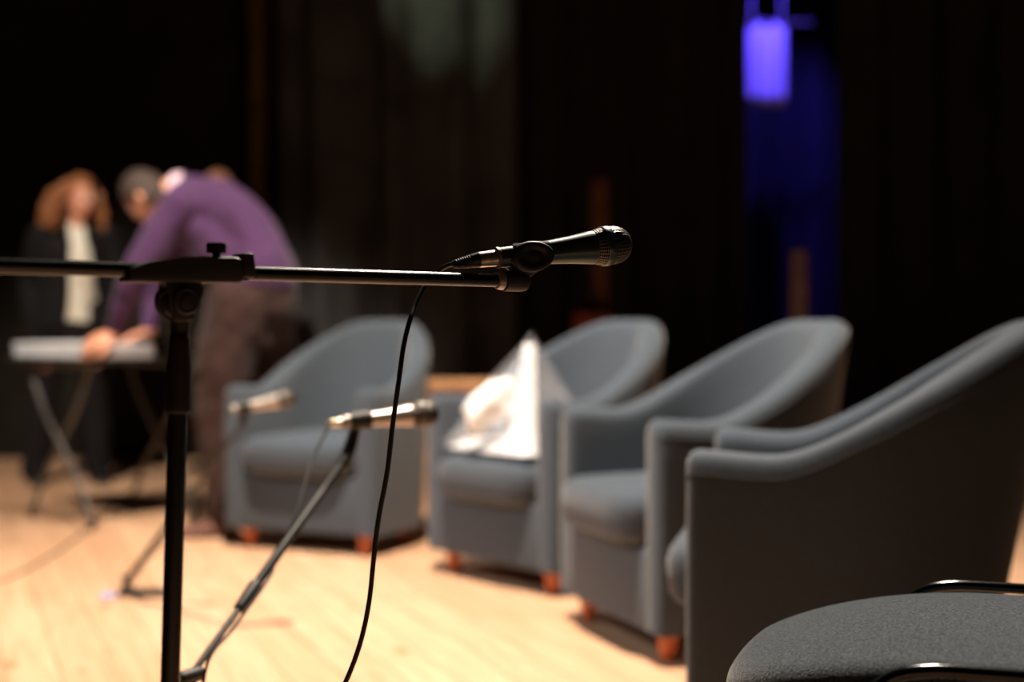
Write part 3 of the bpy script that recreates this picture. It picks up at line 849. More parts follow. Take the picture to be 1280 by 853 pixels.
# ------------------------------------------------------------------ table
U = Vector((0.68, 0.73, 0)).normalized(); V = Vector((0.73, -0.68, 0)).normalized()
Fc = Vector((-1.70, 5.67, 0))
def TP(a, b, z): return Fc - V * a + U * b + Vector((0, 0, z))
def table():
    t = thing('folding_table', 'small dark folding table with crossed legs, a white stack on it, at the left', 'table', TP(0.3, 0.3, 0))
    R = Matrix((U, -V, Vector((0, 0, 1)))).transposed()
    bm = bmesh.new(); box(bm, TP(0.30, 0.29, 0.683), (0.62, 0.62, 0.022), R, bev=0.006); obj('tabletop', bm, M['table_top'], t)
    for b in (0.05, 0.53):
        for k, (a0, a1) in enumerate(((0.02, 0.52), (0.54, 0.02))):
            o = b + (0.012 if k else -0.012)
            top = TP(a1 if k == 0 else a1 + 0.06, o, 0.660); bot = TP(a0, o, 0.012)
            midp = top.lerp(bot, 0.5) + Vector((0, 0, 0))
            bend = (-V if k == 0 else V) * -0.05
            pts = [top, top.lerp(bot, 0.25) - bend * 0.5, midp, top.lerp(bot, 0.75) + bend * 0.6, bot]
            bm = bmesh.new(); tube(bm, pts, [(0.014, 0.009)] * 5, wdir=V, n=14); l = obj('leg', bm, M['grey_metal'], t)
            bm = bmesh.new(); tube(bm, [bot + Vector((0, 0, 0.03)), bot], 0.016, n=12, smooth=0); obj('rubber_foot', bm, M['rubber'], l)
        bm = bmesh.new(); tube(bm, [TP(0.03, b, 0.660), TP(0.57, b, 0.660)], 0.010, n=12, smooth=0); obj('side_rail', bm, M['grey_metal'], t)
    # stack of white boards
    for k in range(3):
        z = 0.6945 + 0.0195 * k + 0.00975
        bm = bmesh.new(); box(bm, TP(0.29 + 0.004 * k, 0.160 + 0.003 * (k % 2), z), (0.32, 0.58, 0.0185), R, bev=0.003)
        base_obj('white_board', bm, M['white_board'], ['lowest white board in the stack on the folding table', 'middle white board in the stack on the folding table', 'topmost white board in the stack, under the man\'s hands'][k], 'board', TP(0.29, 0.160, z - 0.00925))['group'] = 'white boards stacked on the table'
table()

# ------------------------------------------------------------------ people
def head_bm(bm, c, f, u, s=1.0, female=False):
    c = Vector(c); f = Vector(f).normalized(); u = Vector(u); u = (u - f * u.dot(f)).normalized(); r = f.cross(u)
    g = lambda x, m_, w: math.exp(-((x - m_) / w) ** 2)
    nu, nv = 48, 36; rings = []
    for i in range(nv + 1):
        ph = -pi / 2 + pi * (i + 0.01) / (nv + 0.02)
        row = []
        for j in range(nu):
            th = 2 * pi * j / nu
            x, y, z = cos(ph) * sin(th), cos(ph) * cos(th), sin(ph)
            X, Y, Z_ = 0.074 * x, 0.092 * y, 0.115 * z
            if z < 0:
                k = (-z) ** 1.4
                X *= 1 - 0.30 * k
                if y > 0: Y = Y * (1 + 0.10 * k) + 0.012 * (-z)
                else: Y *= 1 - 0.45 * min(1, -z * 1.5)
            if y > 0:
                fr = y
                Y *= 0.95
                Y += fr * (0.004 * g(z, 0.28, 0.12) * g(x, 0, 0.5))            # brow
                Y -= fr * 0.012 * (g(x, 0.36, 0.16) + g(x, -0.36, 0.16)) * g(z, 0.08, 0.11)   # sockets
                Y += fr * g(x, 0, 0.12) * (0.010 * g(z, 0.05, 0.15) + 0.024 * g(z, -0.17, 0.11))  # nose
                Y += fr * 0.004 * g(x, 0, 0.25) * (g(z, -0.42, 0.05) + g(z, -0.53, 0.05)) - fr * 0.002 * g(x, 0, 0.25) * g(z, -0.475, 0.02)
                Y += fr * 0.006 * g(x, 0, 0.3) * g(z, -0.82, 0.12)
                Y += fr * 0.003 * (g(x, 0.55, 0.2) + g(x, -0.55, 0.2)) * g(z, -0.15, 0.15)
            row.append(c + (r * X + f * Y + u * Z_) * s)
        rings.append(row)
    loft(bm, rings)
    for sg in (-1, 1):   # ears
        e = c + (r * (sg * 0.075) - f * 0.008 + u * (-0.002)) * s
        tube(bm, [e + u * 0.024 * s - f * 0.006 * s, e + r * sg * 0.008 * s - f * 0.010 * s, e - u * 0.026 * s + f * 0.004 * s], [(0.012 * s, 0.006 * s), (0.015 * s, 0.007 * s), (0.008 * s, 0.006 * s)], wdir=f, n=12)
    return c, f, u, r

def face_parts(parent, c, f, u, r, s=1.0):
    for sg in (-1, 1):
        e = c + (r * (sg * 0.029) + f * 0.0745 + u * 0.009) * s
        bm = bmesh.new(); lathe(bm, [(-0.0115 * cos(a), 0.0115 * sin(a)) for a in [pi * (k + .05) / 12.1 for k in range(13)]], e, f, 16)
        o = obj('eye', bm, M['eye'], parent)
        bm = bmesh.new(); lathe(bm, [(0, 0.001), (0.0006, 0.0050), (0.0016, 0.0042), (0.002, 0.0005)], e + f * 0.0104, f, 14); obj('iris', bm, M['iris'], o)
        bm = bmesh.new(); tube(bm, [c + (r * sg * 0.014 + f * 0.0885 + u * 0.027) * s, c + (r * sg * 0.030 + f * 0.0855 + u * 0.031) * s, c + (r * sg * 0.046 + f * 0.074 + u * 0.026) * s], 0.0028, n=8)
        obj('eyebrow', bm, M['hair_dark'], parent)
    bm = bmesh.new()
    tube(bm, [c + (-r * 0.023 + f * 0.0835 - u * 0.054) * s, c + (f * 0.0935 - u * 0.052) * s, c + (r * 0.023 + f * 0.0835 - u * 0.054) * s], [0.002, 0.0042, 0.002], n=10)
    tube(bm, [c + (-r * 0.021 + f * 0.0835 - u * 0.056) * s, c + (f * 0.0925 - u * 0.060) * s, c + (r * 0.021 + f * 0.0835 - u * 0.056) * s], [0.002, 0.0048, 0.002], n=10)
    obj('lips', bm, M['lips'], parent)

def hand_bm(bm, w, d, nrm, side, curl=0.5, s=1.0, bends=None):
    """w wrist, d pointing along the palm, nrm = direction the palm faces; side = +1/-1 the side of the thumb (d x nrm)"""
    w = Vector(w); d = Vector(d).normalized(); nrm = Vector(nrm); nrm = (nrm - d * nrm.dot(d)).normalized(); a = d.cross(nrm)
    tube(bm, [w - d * 0.02, w + d * 0.015 * s, w + d * 0.05 * s, w + d * 0.082 * s], [(0.026 * s, 0.020 * s), (0.030 * s, 0.018 * s), (0.041 * s, 0.015 * s), (0.040 * s, 0.012 * s)], wdir=a, n=18)
    lens = [0.070, 0.080, 0.074, 0.058]
    for k in range(4):
        off = side * (0.030 - 0.020 * k)
        root = w + (d * (0.080 - 0.004 * abs(k - 1)) + a * off) * s
        p = root; dirn = (d + a * (side * (0.10 - 0.07 * k))).normalized()
        pts = [root - dirn * 0.02 * s, root]
        for q, fr in enumerate((0.45, 0.30, 0.25)):
            b = (bends[q] if bends else curl * (0.5 + 0.25 * q)) * (1 + 0.08 * k)
            ax = dirn.cross(nrm).normalized()
            dirn = (Matrix.Rotation(b, 3, ax) @ dirn).normalized()
            p = p + dirn * lens[k] * fr * s; pts.append(p)
        tube(bm, pts, [0.009 * s, 0.0092 * s, 0.0085 * s, 0.0076 * s, 0.0062 * s], n=12, smooth=4)
    tr = w + (d * 0.028 + a * side * 0.026) * s
    td = (d * 0.65 + a * side * 0.75 + nrm * 0.3).normalized()
    tube(bm, [tr - td * 0.012 * s, tr + td * 0.026 * s, tr + td * 0.050 * s + d * 0.008 * s, tr + td * 0.066 * s + d * 0.020 * s], [0.013 * s, 0.012 * s, 0.010 * s, 0.0078 * s], n=12, smooth=4)

def limb(bm, pts, rads, wdir=None, n=20):
    tube(bm, pts, rads, wdir=wdir, n=n, smooth=5)

def shoe(parent, heel, d, m, L=0.28):
    heel = Vector(heel); d = Vector((d[0], d[1], 0)).normalized(); s = Vector((-d.y, d.x, 0)); bm = bmesh.new(); rings = []
    prof = [(-0.030, 0.018, 0.055), (-0.020, 0.034, 0.078), (0.02, 0.038, 0.088), (0.06, 0.038, 0.080), (0.11, 0.040, 0.062), (0.16, 0.046, 0.050), (0.20, 0.045, 0.042), (0.235, 0.034, 0.034), (0.250, 0.014, 0.022)]
    for a, w, h in prof:
        a *= L / 0.28
        r = []
        for j in range(20):
            th = 2 * pi * j / 20; c_, s_ = cos(th), sin(th)
            z = h * (0.5 + 0.5 * s_) if s_ > 0 else h * 0.5 * (1 - abs(s_) ** 0.5)
            r.append(heel + d * a + s * (w * math.copysign(abs(c_) ** 0.8, c_)) + Vector((0, 0, max(0.002, z))))
        rings.append(r)
    loft(bm, rings)
    o = obj('shoe', bm, m, parent)
    bm = bmesh.new(); rings = []
    for z in (0.001, 0.012):
        rings.append([heel + d * ((0.11 + 0.145 * cos(2 * pi * j / 24)) * L / 0.28) + s * (0.044 * sin(2 * pi * j / 24)) + Vector((0, 0, z)) for j in range(24)])
    loft(bm, rings); obj('sole', bm, M['leather'], o)

def folds(a, sc, seed=0):
    def f(co):
        return a * noise.noise(Vector((co.x * sc + seed, co.y * sc, co.z * sc * 0.6))) + a * 0.5 * noise.noise(Vector((co.x * sc * 2.2, co.y * sc * 2.2 + seed, co.z * sc * 1.6)))
    return f

def hair_cap(c, f, u, r, s, m, parent, name='hair', grow=0.012, front=0.45, low=-0.45, disp=0.004, vox=0.006):
    bm = bmesh.new(); nu, nv = 40, 26; rings = []
    inner = []
    for i in range(nv + 1):
        row = []
        for j in range(nu):
            th = 2 * pi * j / nu
            fy = cos(th)
            # lower limit depends on direction: high over the forehead, low at the nape
            lim = low + (front - low) * max(0, min(1, (fy + 0.25) / 0.9)) ** 0.8
            ph = math.asin(max(-1, min(1, lim))) + (pi / 2 - 0.02 - math.asin(lim)) * i / nv
            x, y, z = cos(ph) * sin(th), cos(ph) * cos(th), sin(ph)
            k = grow * (0.55 if i == 0 else 1)
            row.append(c + (r * (0.074 + k) * x + f * (0.092 + k) * y + u * (0.115 + k) * z) * s)
        rings.append(row)
    # inner surface back down so the cap is closed
    for i in range(nv, -1, -3):
        rings.append([c + (q - c) * 0.90 for q in rings[i]])
    rings.append(rings[0])
    loft(bm, rings, cap=False)
    b = bm
    b.normal_update()
    for v in b.verts: v.co += (v.co - c).normalized() * disp * noise.noise(v.co * 70)
    return obj(name, b, m, parent)

def man():
    base = Vector((-1.13, 5.62, 0))
    t = thing('person', 'man in purple sweater and brown trousers bending over the table with hands on it', 'person', base)
    Y = (0, 1, 0)
    pel = Vector((-1.03, 5.73, 1.00))
    sp = [Vector((-1.02, 5.73, 0.95)), Vector((-1.00, 5.73, 1.04)), Vector((-1.03, 5.75, 1.13)), Vector((-1.10, 5.77, 1.225)), Vector((-1.20, 5.80, 1.305)), Vector((-1.31, 5.82, 1.345))]
    shn, shf = Vector((-1.32, 5.655, 1.31)), Vector((-1.34, 6.00, 1.31))
    eln, elf = Vector((-1.475, 5.61, 1.045)), Vector((-1.50, 6.10, 1.04))
    wrn, wrf = Vector((-1.595, 5.690, 0.795)), Vector((-1.53, 5.98, 0.798))
    hc = Vector((-1.492, 5.83, 1.352)); hf = Vector((-0.68, 0.32, -0.64)); hu = Vector((-0.62, 0, 0.78))
    hipn, hipf = Vector((-1.10, 5.64, 0.91)), Vector((-1.01, 5.84, 0.93))
    knn, knf = Vector((-1.17, 5.60, 0.50)), Vector((-0.99, 5.95, 0.50))
    ann, anf = Vector((-1.125, 5.57, 0.09)), Vector((-0.98, 5.96, 0.09))
    # body
    bm = bmesh.new()
    limb(bm, sp, [(0.15, 0.10), (0.15, 0.105), (0.14, 0.095), (0.15, 0.10), (0.165, 0.105), (0.13, 0.085)], wdir=Y, n=28)
    limb(bm, [sp[-1], Vector((-1.40, 5.83, 1.37)), hc - (hf.normalized() * 0.02) + Vector((0.02, 0, -0.02))], [0.065, 0.058, 0.055])
    limb(bm, [shn, eln, wrn], [0.055, 0.042, 0.027]); limb(bm, [shf, elf, wrf], [0.055, 0.042, 0.027])
    limb(bm, [sp[-1], shn], [0.07, 0.055]); limb(bm, [sp[-1], shf], [0.07, 0.055])
    limb(bm, [hipn, knn, ann], [0.088, 0.056, 0.038]); limb(bm, [hipf, knf, anf], [0.088, 0.056, 0.038])
    for a in (ann, anf): limb(bm, [a, a + Vector((-0.05, -0.01, -0.052)), a + Vector((-0.14, -0.02, -0.066))], [(0.030, 0.030), (0.030, 0.022), (0.028, 0.014)])
    # near hand draped over the front edge, fingers hanging down over the boards
    hand_bm(bm, wrn, Vector((-0.82, -0.36, -0.40)), Vector((-0.1, 0.55, -1)), 1, bends=(0.25, 0.45, 0.25), s=1.05)
    hand_bm(bm, wrf, Vector((-0.85, -0.2, -0.28)), Vector((0, 0, -1)), -1, bends=(0.12, 0.10, 0.05), s=1.0)
    hinfo = head_bm(bm, hc, hf, hu)
    b = remeshed(bm, 0.0055, 2)
    obj('body', b, M['skin'], t)
    c, f, u, r = hinfo
    face_parts(t, c, f, u, r)
    hair_cap(c, f, u, r, 1, M['hair_dark'], t, grow=0.010, front=0.42, low=-0.42)
    # sweater
    bm = bmesh.new()
    tube(bm, [Vector((-1.055, 5.73, 0.985)), Vector((-1.05, 5.73, 1.07))], [(0.182, 0.188), (0.176, 0.175)], wdir=Y, n=32, cap='flat', smooth=0)
    limb(bm, [sp[1] + Vector((0, 0, .03))] + sp[1:], [(0.170, 0.120), (0.178, 0.130), (0.165, 0.118), (0.170, 0.122), (0.180, 0.122), (0.125, 0.090)], wdir=Y, n=32)
    limb(bm, [Vector((-1.10, 5.74, 1.08)), Vector((-1.14, 5.75, 1.12)), Vector((-1.21, 5.78, 1.19)), Vector((-1.30, 5.81, 1.28))], [(0.165, 0.14), (0.165, 0.155), (0.165, 0.14), (0.14, 0.10)], wdir=Y, n=32)
    limb(bm, [sp[-1], shn], [0.095, 0.078]); limb(bm, [sp[-1], shf], [0.095, 0.078])
    limb(bm, [shn, shn.lerp(eln, 0.5) + Vector((0, 0, .005)), eln, eln.lerp(wrn, 0.5), wrn.lerp(eln, 0.06)], [0.078, 0.066, 0.058, 0.052, 0.038])
    limb(bm, [shf, elf, wrf.lerp(elf, 0.06)], [0.078, 0.058, 0.038])
    limb(bm, [sp[-1], Vector((-1.36, 5.83, 1.36))], [0.085, 0.070])
    b = remeshed(bm, 0.009, 8, folds(0.012, 9, 3))
    obj('sweater', b, M['purple'], t)
    # trousers
    bm = bmesh.new()
    limb(bm, [Vector((-1.05, 5.73, 1.03)), Vector((-1.055, 5.73, 0.92)), Vector((-1.08, 5.73, 0.82))], [(0.168, 0.165), (0.178, 0.182), (0.15, 0.15)], wdir=Y, n=28)
    limb(bm, [hipn + Vector((0.02, 0, 0)), hipn.lerp(knn, .5), knn, knn.lerp(ann, .5), ann + Vector((0.0, 0, 0.0))], [0.135, 0.112, 0.086, 0.076, 0.072])
    limb(bm, [hipf, knf, anf], [0.112, 0.082, 0.070])
    b = remeshed(bm, 0.009, 6, folds(0.016, 10, 8))
    obj('trousers', b, M['corduroy'], t)
    # shirt collar at the nape
    bm = bmesh.new()
    nd = (hc - sp[-1]).normalized(); cc = Vector((-1.375, 5.83, 1.375))
    rings = []
    for h, rr in ((-0.03, 0.082), (0.0, 0.076), (0.018, 0.070), (0.020, 0.064), (0.0, 0.064), (-0.03, 0.066)):
        a = Vector((0, 1, 0)); bb = nd.cross(a)
        rings.append([cc + nd * h + a * rr * cos(2 * pi * j / 28) + bb * rr * sin(2 * pi * j / 28) for j in range(28)])
    loft(bm, rings, cap=False); obj('shirt_collar', bm, M['shirt_pink'], t, label='pale pink shirt collar')
    shoe(t, ann + Vector((0.03, 0.0, -0.09)), (-0.97, -0.2), M['brown_leather'], 0.27)
    shoe(t, anf + Vector((0.03, 0.0, -0.09)), (-0.97, -0.2), M['brown_leather'], 0.27)
man()

def woman():
    base = Vector((-2.32, 7.40, 0))
    t = thing('person', 'woman with curly copper hair, black jacket and white shirt standing behind the table', 'person', base)
    fw = Vector((0.42, -0.91, 0)).normalized(); rt = Vector((0.91, 0.42, 0)).normalized()     # to the right in the picture
    pel = Vector((-2.29, 7.40, 0.88)); ch = Vector((-2.285, 7.40, 1.16)); nb = Vector((-2.275, 7.41, 1.33))
    sl, sr = nb - rt * 0.165 + Vector((0, 0, -0.045)), nb + rt * 0.165 + Vector((0, 0, -0.045))
    el, er = Vector((-2.52, 7.44, 1.02)), Vector((-2.06, 7.46, 1.02))
    wl, wr = Vector((-2.43, 7.30, 0.715)), Vector((-2.10, 7.33, 0.74))
    hc = Vector((-2.235, 7.375, 1.475)); hf = Vector((0.72, -0.66, -0.12)); hu = Vector((0.05, 0.0, 1))
    al, ar = Vector((-2.49, 7.42, 0.09)), Vector((-2.175, 7.46, 0.09))
    hl, hr = pel - rt * 0.09, pel + rt * 0.09
    kl, kr = hl.lerp(al, .52) + fw * 0.02, hr.lerp(ar, .52) + fw * 0.02
    bm = bmesh.new()
    limb(bm, [pel, pel.lerp(ch, .45), ch, nb - Vector((0, 0, .05))], [(0.145, 0.10), (0.115, 0.085), (0.135, 0.10), (0.10, 0.07)], wdir=rt, n=26)
    limb(bm, [nb - Vector((0, 0, .05)), nb.lerp(hc, .5) , hc + Vector((0, 0.015, -0.05))], [0.052, 0.047, 0.05])
    for s_, e_, w_ in ((sl, el, wl), (sr, er, wr)):
        limb(bm, [nb - Vector((0, 0, .05)), s_], [0.06, 0.05]); limb(bm, [s_, e_, w_], [0.046, 0.036, 0.023])
    for h_, k_, a_ in ((hl, kl, al), (hr, kr, ar)):
        limb(bm, [h_, k_, a_], [0.082, 0.050, 0.034])
        limb(bm, [a_, a_ + fw * 0.05 - Vector((0, 0, 0.055)), a_ + fw * 0.12 - Vector((0, 0, 0.068))], [(0.028, 0.028), (0.027, 0.020), (0.026, 0.013)])
    hand_bm(bm, wl, Vector((0.10, -0.15, -1)), rt, 1 * (1 if True else -1), curl=0.5, s=0.92)
    hand_bm(bm, wr, Vector((-0.05, -0.15, -1)), -rt, -1, curl=0.5, s=0.92)
    hinfo = head_bm(bm, hc, hf, hu, 0.95)
    obj('body', remeshed(bm, 0.0055, 2), M['skin'], t)
    c, f, u, r = hinfo; face_parts(t, c, f, u, r, 0.95)
    # hair: cap plus many curled locks
    rnd = random.Random(5)
    bm = bmesh.new()
    nu = 30
    for i in range(150):
        th = rnd.uniform(0, 2 * pi); fy = cos(th)
        if fy > 0.30: th = rnd.choice((1, -1, -1)) * rnd.uniform(1.3, 2.2); fy = cos(th)
        z0 = rnd.uniform(-0.1, 0.98)
        rr = math.sqrt(max(0, 1 - z0 * z0))
        p0 = c + (r * 0.072 * rr * sin(th) + f * 0.088 * rr * fy + u * 0.108 * z0)
        out = (r * sin(th) + f * fy).normalized()
        if fy > 0.2: out = (r * math.copysign(1, sin(th)) + f * 0.25).normalized()
        Lk = rnd.uniform(0.10, 0.17) + 0.09 * max(0, z0)
        pts = []; rd = []
        ph0 = rnd.uniform(0, 6.28); spread = rnd.uniform(0.05, 0.11) * (0.3 if sin(th) < -0.3 else 1.05)
        for k in range(11):
            q = k / 10
            o_ = out * (0.012 + (0.104 - 0.072 * 0 - 0.02) * 0.0 + spread * (1 - (1 - q) ** 2) + 0.075 * (1 - rr) * min(1, q * 2.0))
            dn = Vector((0, 0, -1)) * (Lk * q ** 1.15)
            wig = 0.011 * (r * sin(ph0 + q * 16) + f * cos(ph0 + q * 16)) * min(1, q * 3)
            pts.append(p0 + o_ + dn + wig); rd.append(0.0135 * (1 - 0.55 * q))
        tube(bm, pts, rd, n=7, smooth=2)
    obj('hair', bm, M['hair_red'], t)
    hair_cap(c, f, u, r, 0.95, M['hair_red'], t, name='hair_crown', grow=0.016, front=0.66, low=-0.75, disp=0.012)
    # shirt: inner torso
    bm = bmesh.new()
    limb(bm, [pel - Vector((0, 0, 0.05)), pel.lerp(ch, .45), ch + fw * 0.01, nb - Vector((0, 0, .075)), nb - Vector((0, 0, .005))], [(0.140, 0.118), (0.132, 0.118), (0.150, 0.128), (0.118, 0.092), (0.060, 0.060)], wdir=rt, n=30)
    obj('shirt', remeshed(bm, 0.008, 4, folds(0.008, 12, 1)), M['shirt_white'], t, label='off-white shirt')
    # jacket: open front, built as a lofted wrap with sleeves
    bm = bmesh.new(); rings = []
    lv = [(0.80, 0.205, 0.150, 0.90), (0.90, 0.195, 0.145, 0.80), (1.00, 0.178, 0.136, 0.72), (1.10, 0.178, 0.142, 0.62), (1.20, 0.182, 0.146, 0.48), (1.27, 0.172, 0.122, 0.42), (1.315, 0.135, 0.092, 0.55), (1.345, 0.085, 0.075, 0.7)]
    for z, a, b_, gap in lv:
        cz = pel.lerp(nb, (z - pel.z) / (nb.z - pel.z)); row = []
        n2 = 40
        g0 = gap * 0.60; off = 0.24 * max(0, min(1, (1.3 - z) / 0.25))
        for j in range(n2):
            th = off + g0 + (2 * pi - 2 * g0) * j / (n2 - 1)
            row.append(Vector((cz.x, cz.y, z)) + rt * (a * sin(th)) + fw * (b_ * cos(th)))
        for j in range(n2 - 1, -1, -1):
            th = off + g0 + (2 * pi - 2 * g0) * j / (n2 - 1)
            row.append(Vector((cz.x, cz.y, z)) + rt * ((a - 0.016) * sin(th)) + fw * ((b_ - 0.016) * cos(th)))
        rings.append(row)
    loft(bm, rings)
    for s_, e_, w_ in ((sl, el, wl), (sr, er, wr)):
        limb(bm, [s_, s_.lerp(e_, .5), e_, w_.lerp(e_, 0.06)], [0.068, 0.060, 0.054, 0.042])
        limb(bm, [nb + (s_ - nb) * 0.55 - Vector((0, 0, 0.008)), s_], [0.052, 0.062])
    obj('jacket', remeshed(bm, 0.007, 4, folds(0.008, 9, 5)), M['suit'], t, label='black jacket, open in front')
    bm = bmesh.new()
    limb(bm, [pel - Vector((0, 0, 0.075)), pel - Vector((0, 0, 0.12))], [(0.155, 0.128), (0.158, 0.125)], wdir=rt, n=26)
    for h_, k_, a_ in ((hl, kl, al), (hr, kr, ar)): limb(bm, [h_, k_, a_ - Vector((0, 0, 0.02))], [0.100, 0.072, 0.070])
    obj('trousers', remeshed(bm, 0.008, 5, folds(0.01, 9, 2)), M['trouser_black'], t)
    shoe(t, al - fw * 0.02 - Vector((0, 0, 0.09)), fw, M['leather'], 0.24); shoe(t, ar - fw * 0.02 - Vector((0, 0, 0.09)), fw, M['leather'], 0.24)
woman()

def hidden_man():
    base = Vector((-1.58, 8.0, 0))
    t = thing('person', 'person in dark clothes mostly hidden behind the man in purple, crown of head showing', 'person', base)
    fw = Vector((-0.5, -0.87, 0)); rt = Vector((0.87, -0.5, 0))
    pel = Vector((-1.56, 8.02, 0.93)); ch = Vector((-1.57, 8.02, 1.22)); nb = Vector((-1.60, 8.0, 1.42))
    hc = P(274, 238, 7.98); hf = Vector((-0.7, -0.6, -0.15)); hu = Vector((0, 0, 1))
    nb = Vector((hc.x + 0.03, 8.02, 1.40))
    sl, sr = nb - rt * 0.19 - Vector((0, 0, .05)), nb + rt * 0.19 - Vector((0, 0, .05))
    hand = P(351, 438, 7.75)
    el, er = sl + Vector((0.02, 0.06, -0.29)), Vector((-1.32, 7.90, 1.07)); wl, wr = el + Vector((0.10, 0.10, -0.23)), Vector((hand.x - 0.005, 7.76, 0.80))
    hl, hr = pel - rt * 0.10, pel + rt * 0.10
    al, ar = Vector((-1.68, 8.1, 0.09)), Vector((-1.46, 8.0, 0.09))
    kl, kr = hl.lerp(al, .52), hr.lerp(ar, .52)
    bm = bmesh.new()
    limb(bm, [pel, pel.lerp(ch, .45), ch, nb - Vector((0, 0, .05))], [(0.15, 0.11), (0.14, 0.10), (0.16, 0.11), (0.12, 0.08)], wdir=rt, n=26)
    limb(bm, [nb - Vector((0, 0, .05)), nb.lerp(hc, .5), hc + Vector((0, 0.015, -0.05))], [0.062, 0.055, 0.055])
    for s_, e_, w_ in ((sl, el, wl), (sr, er, wr)):
        limb(bm, [nb - Vector((0, 0, .05)), s_], [0.065, 0.055]); limb(bm, [s_, e_, w_], [0.052, 0.040, 0.026])
    for h_, k_, a_ in ((hl, kl, al), (hr, kr, ar)):
        limb(bm, [h_, k_, a_], [0.088, 0.055, 0.037]); limb(bm, [a_, a_ + fw * 0.05 - Vector((0, 0, 0.055)), a_ + fw * 0.14 - Vector((0, 0, 0.068))], [(0.028, 0.028), (0.028, 0.020), (0.027, 0.013)])
    hand_bm(bm, wl, Vector((0, -0.1, -1)), rt, 1, curl=0.45); hand_bm(bm, wr, Vector((0.02, -0.1, -1)), -rt, -1, curl=0.45)
    hi = head_bm(bm, hc, hf, hu)
    obj('body', remeshed(bm, 0.006, 2), M['skin'], t)
    c, f, u, r = hi; face_parts(t, c, f, u, r)
    hair_cap(c, f, u, r, 1, M['hair_dark'], t, name='hair', grow=0.005, front=0.10, low=-0.42) if False else None
    bm = bmesh.new()
    limb(bm, [pel - Vector((0, 0, .1)), pel.lerp(ch, .45), ch, nb - Vector((0, 0, .06))], [(0.19, 0.14), (0.165, 0.13), (0.185, 0.14), (0.13, 0.095)], wdir=rt, n=26)
    for s_, e_, w_ in ((sl, el, wl), (sr, er, wr)):
        limb(bm, [nb - Vector((0, 0, .07)), s_], [0.08, 0.072]); limb(bm, [s_, e_, w_.lerp(e_, .06)], [0.074, 0.060, 0.042])
    obj('jacket', remeshed(bm, 0.009, 5, folds(0.01, 9, 5)), M['suit'], t)
    bm = bmesh.new()
    limb(bm, [pel + Vector((0, 0, 0.04)), pel - Vector((0, 0, 0.08))], [(0.158, 0.12), (0.16, 0.125)], wdir=rt, n=26)
    for h_, k_, a_ in ((hl, kl, al), (hr, kr, ar)): limb(bm, [h_, k_, a_ - Vector((0, 0, 0.02))], [0.105, 0.080, 0.075])
    obj('trousers', remeshed(bm, 0.009, 5, folds(0.01, 9, 2)), M['trouser_black'], t)
    shoe(t, al - fw * 0.02 - Vector((0, 0, 0.09)), fw, M['leather']); shoe(t, ar - fw * 0.02 - Vector((0, 0, 0.09)), fw, M['leather'])
hidden_man()

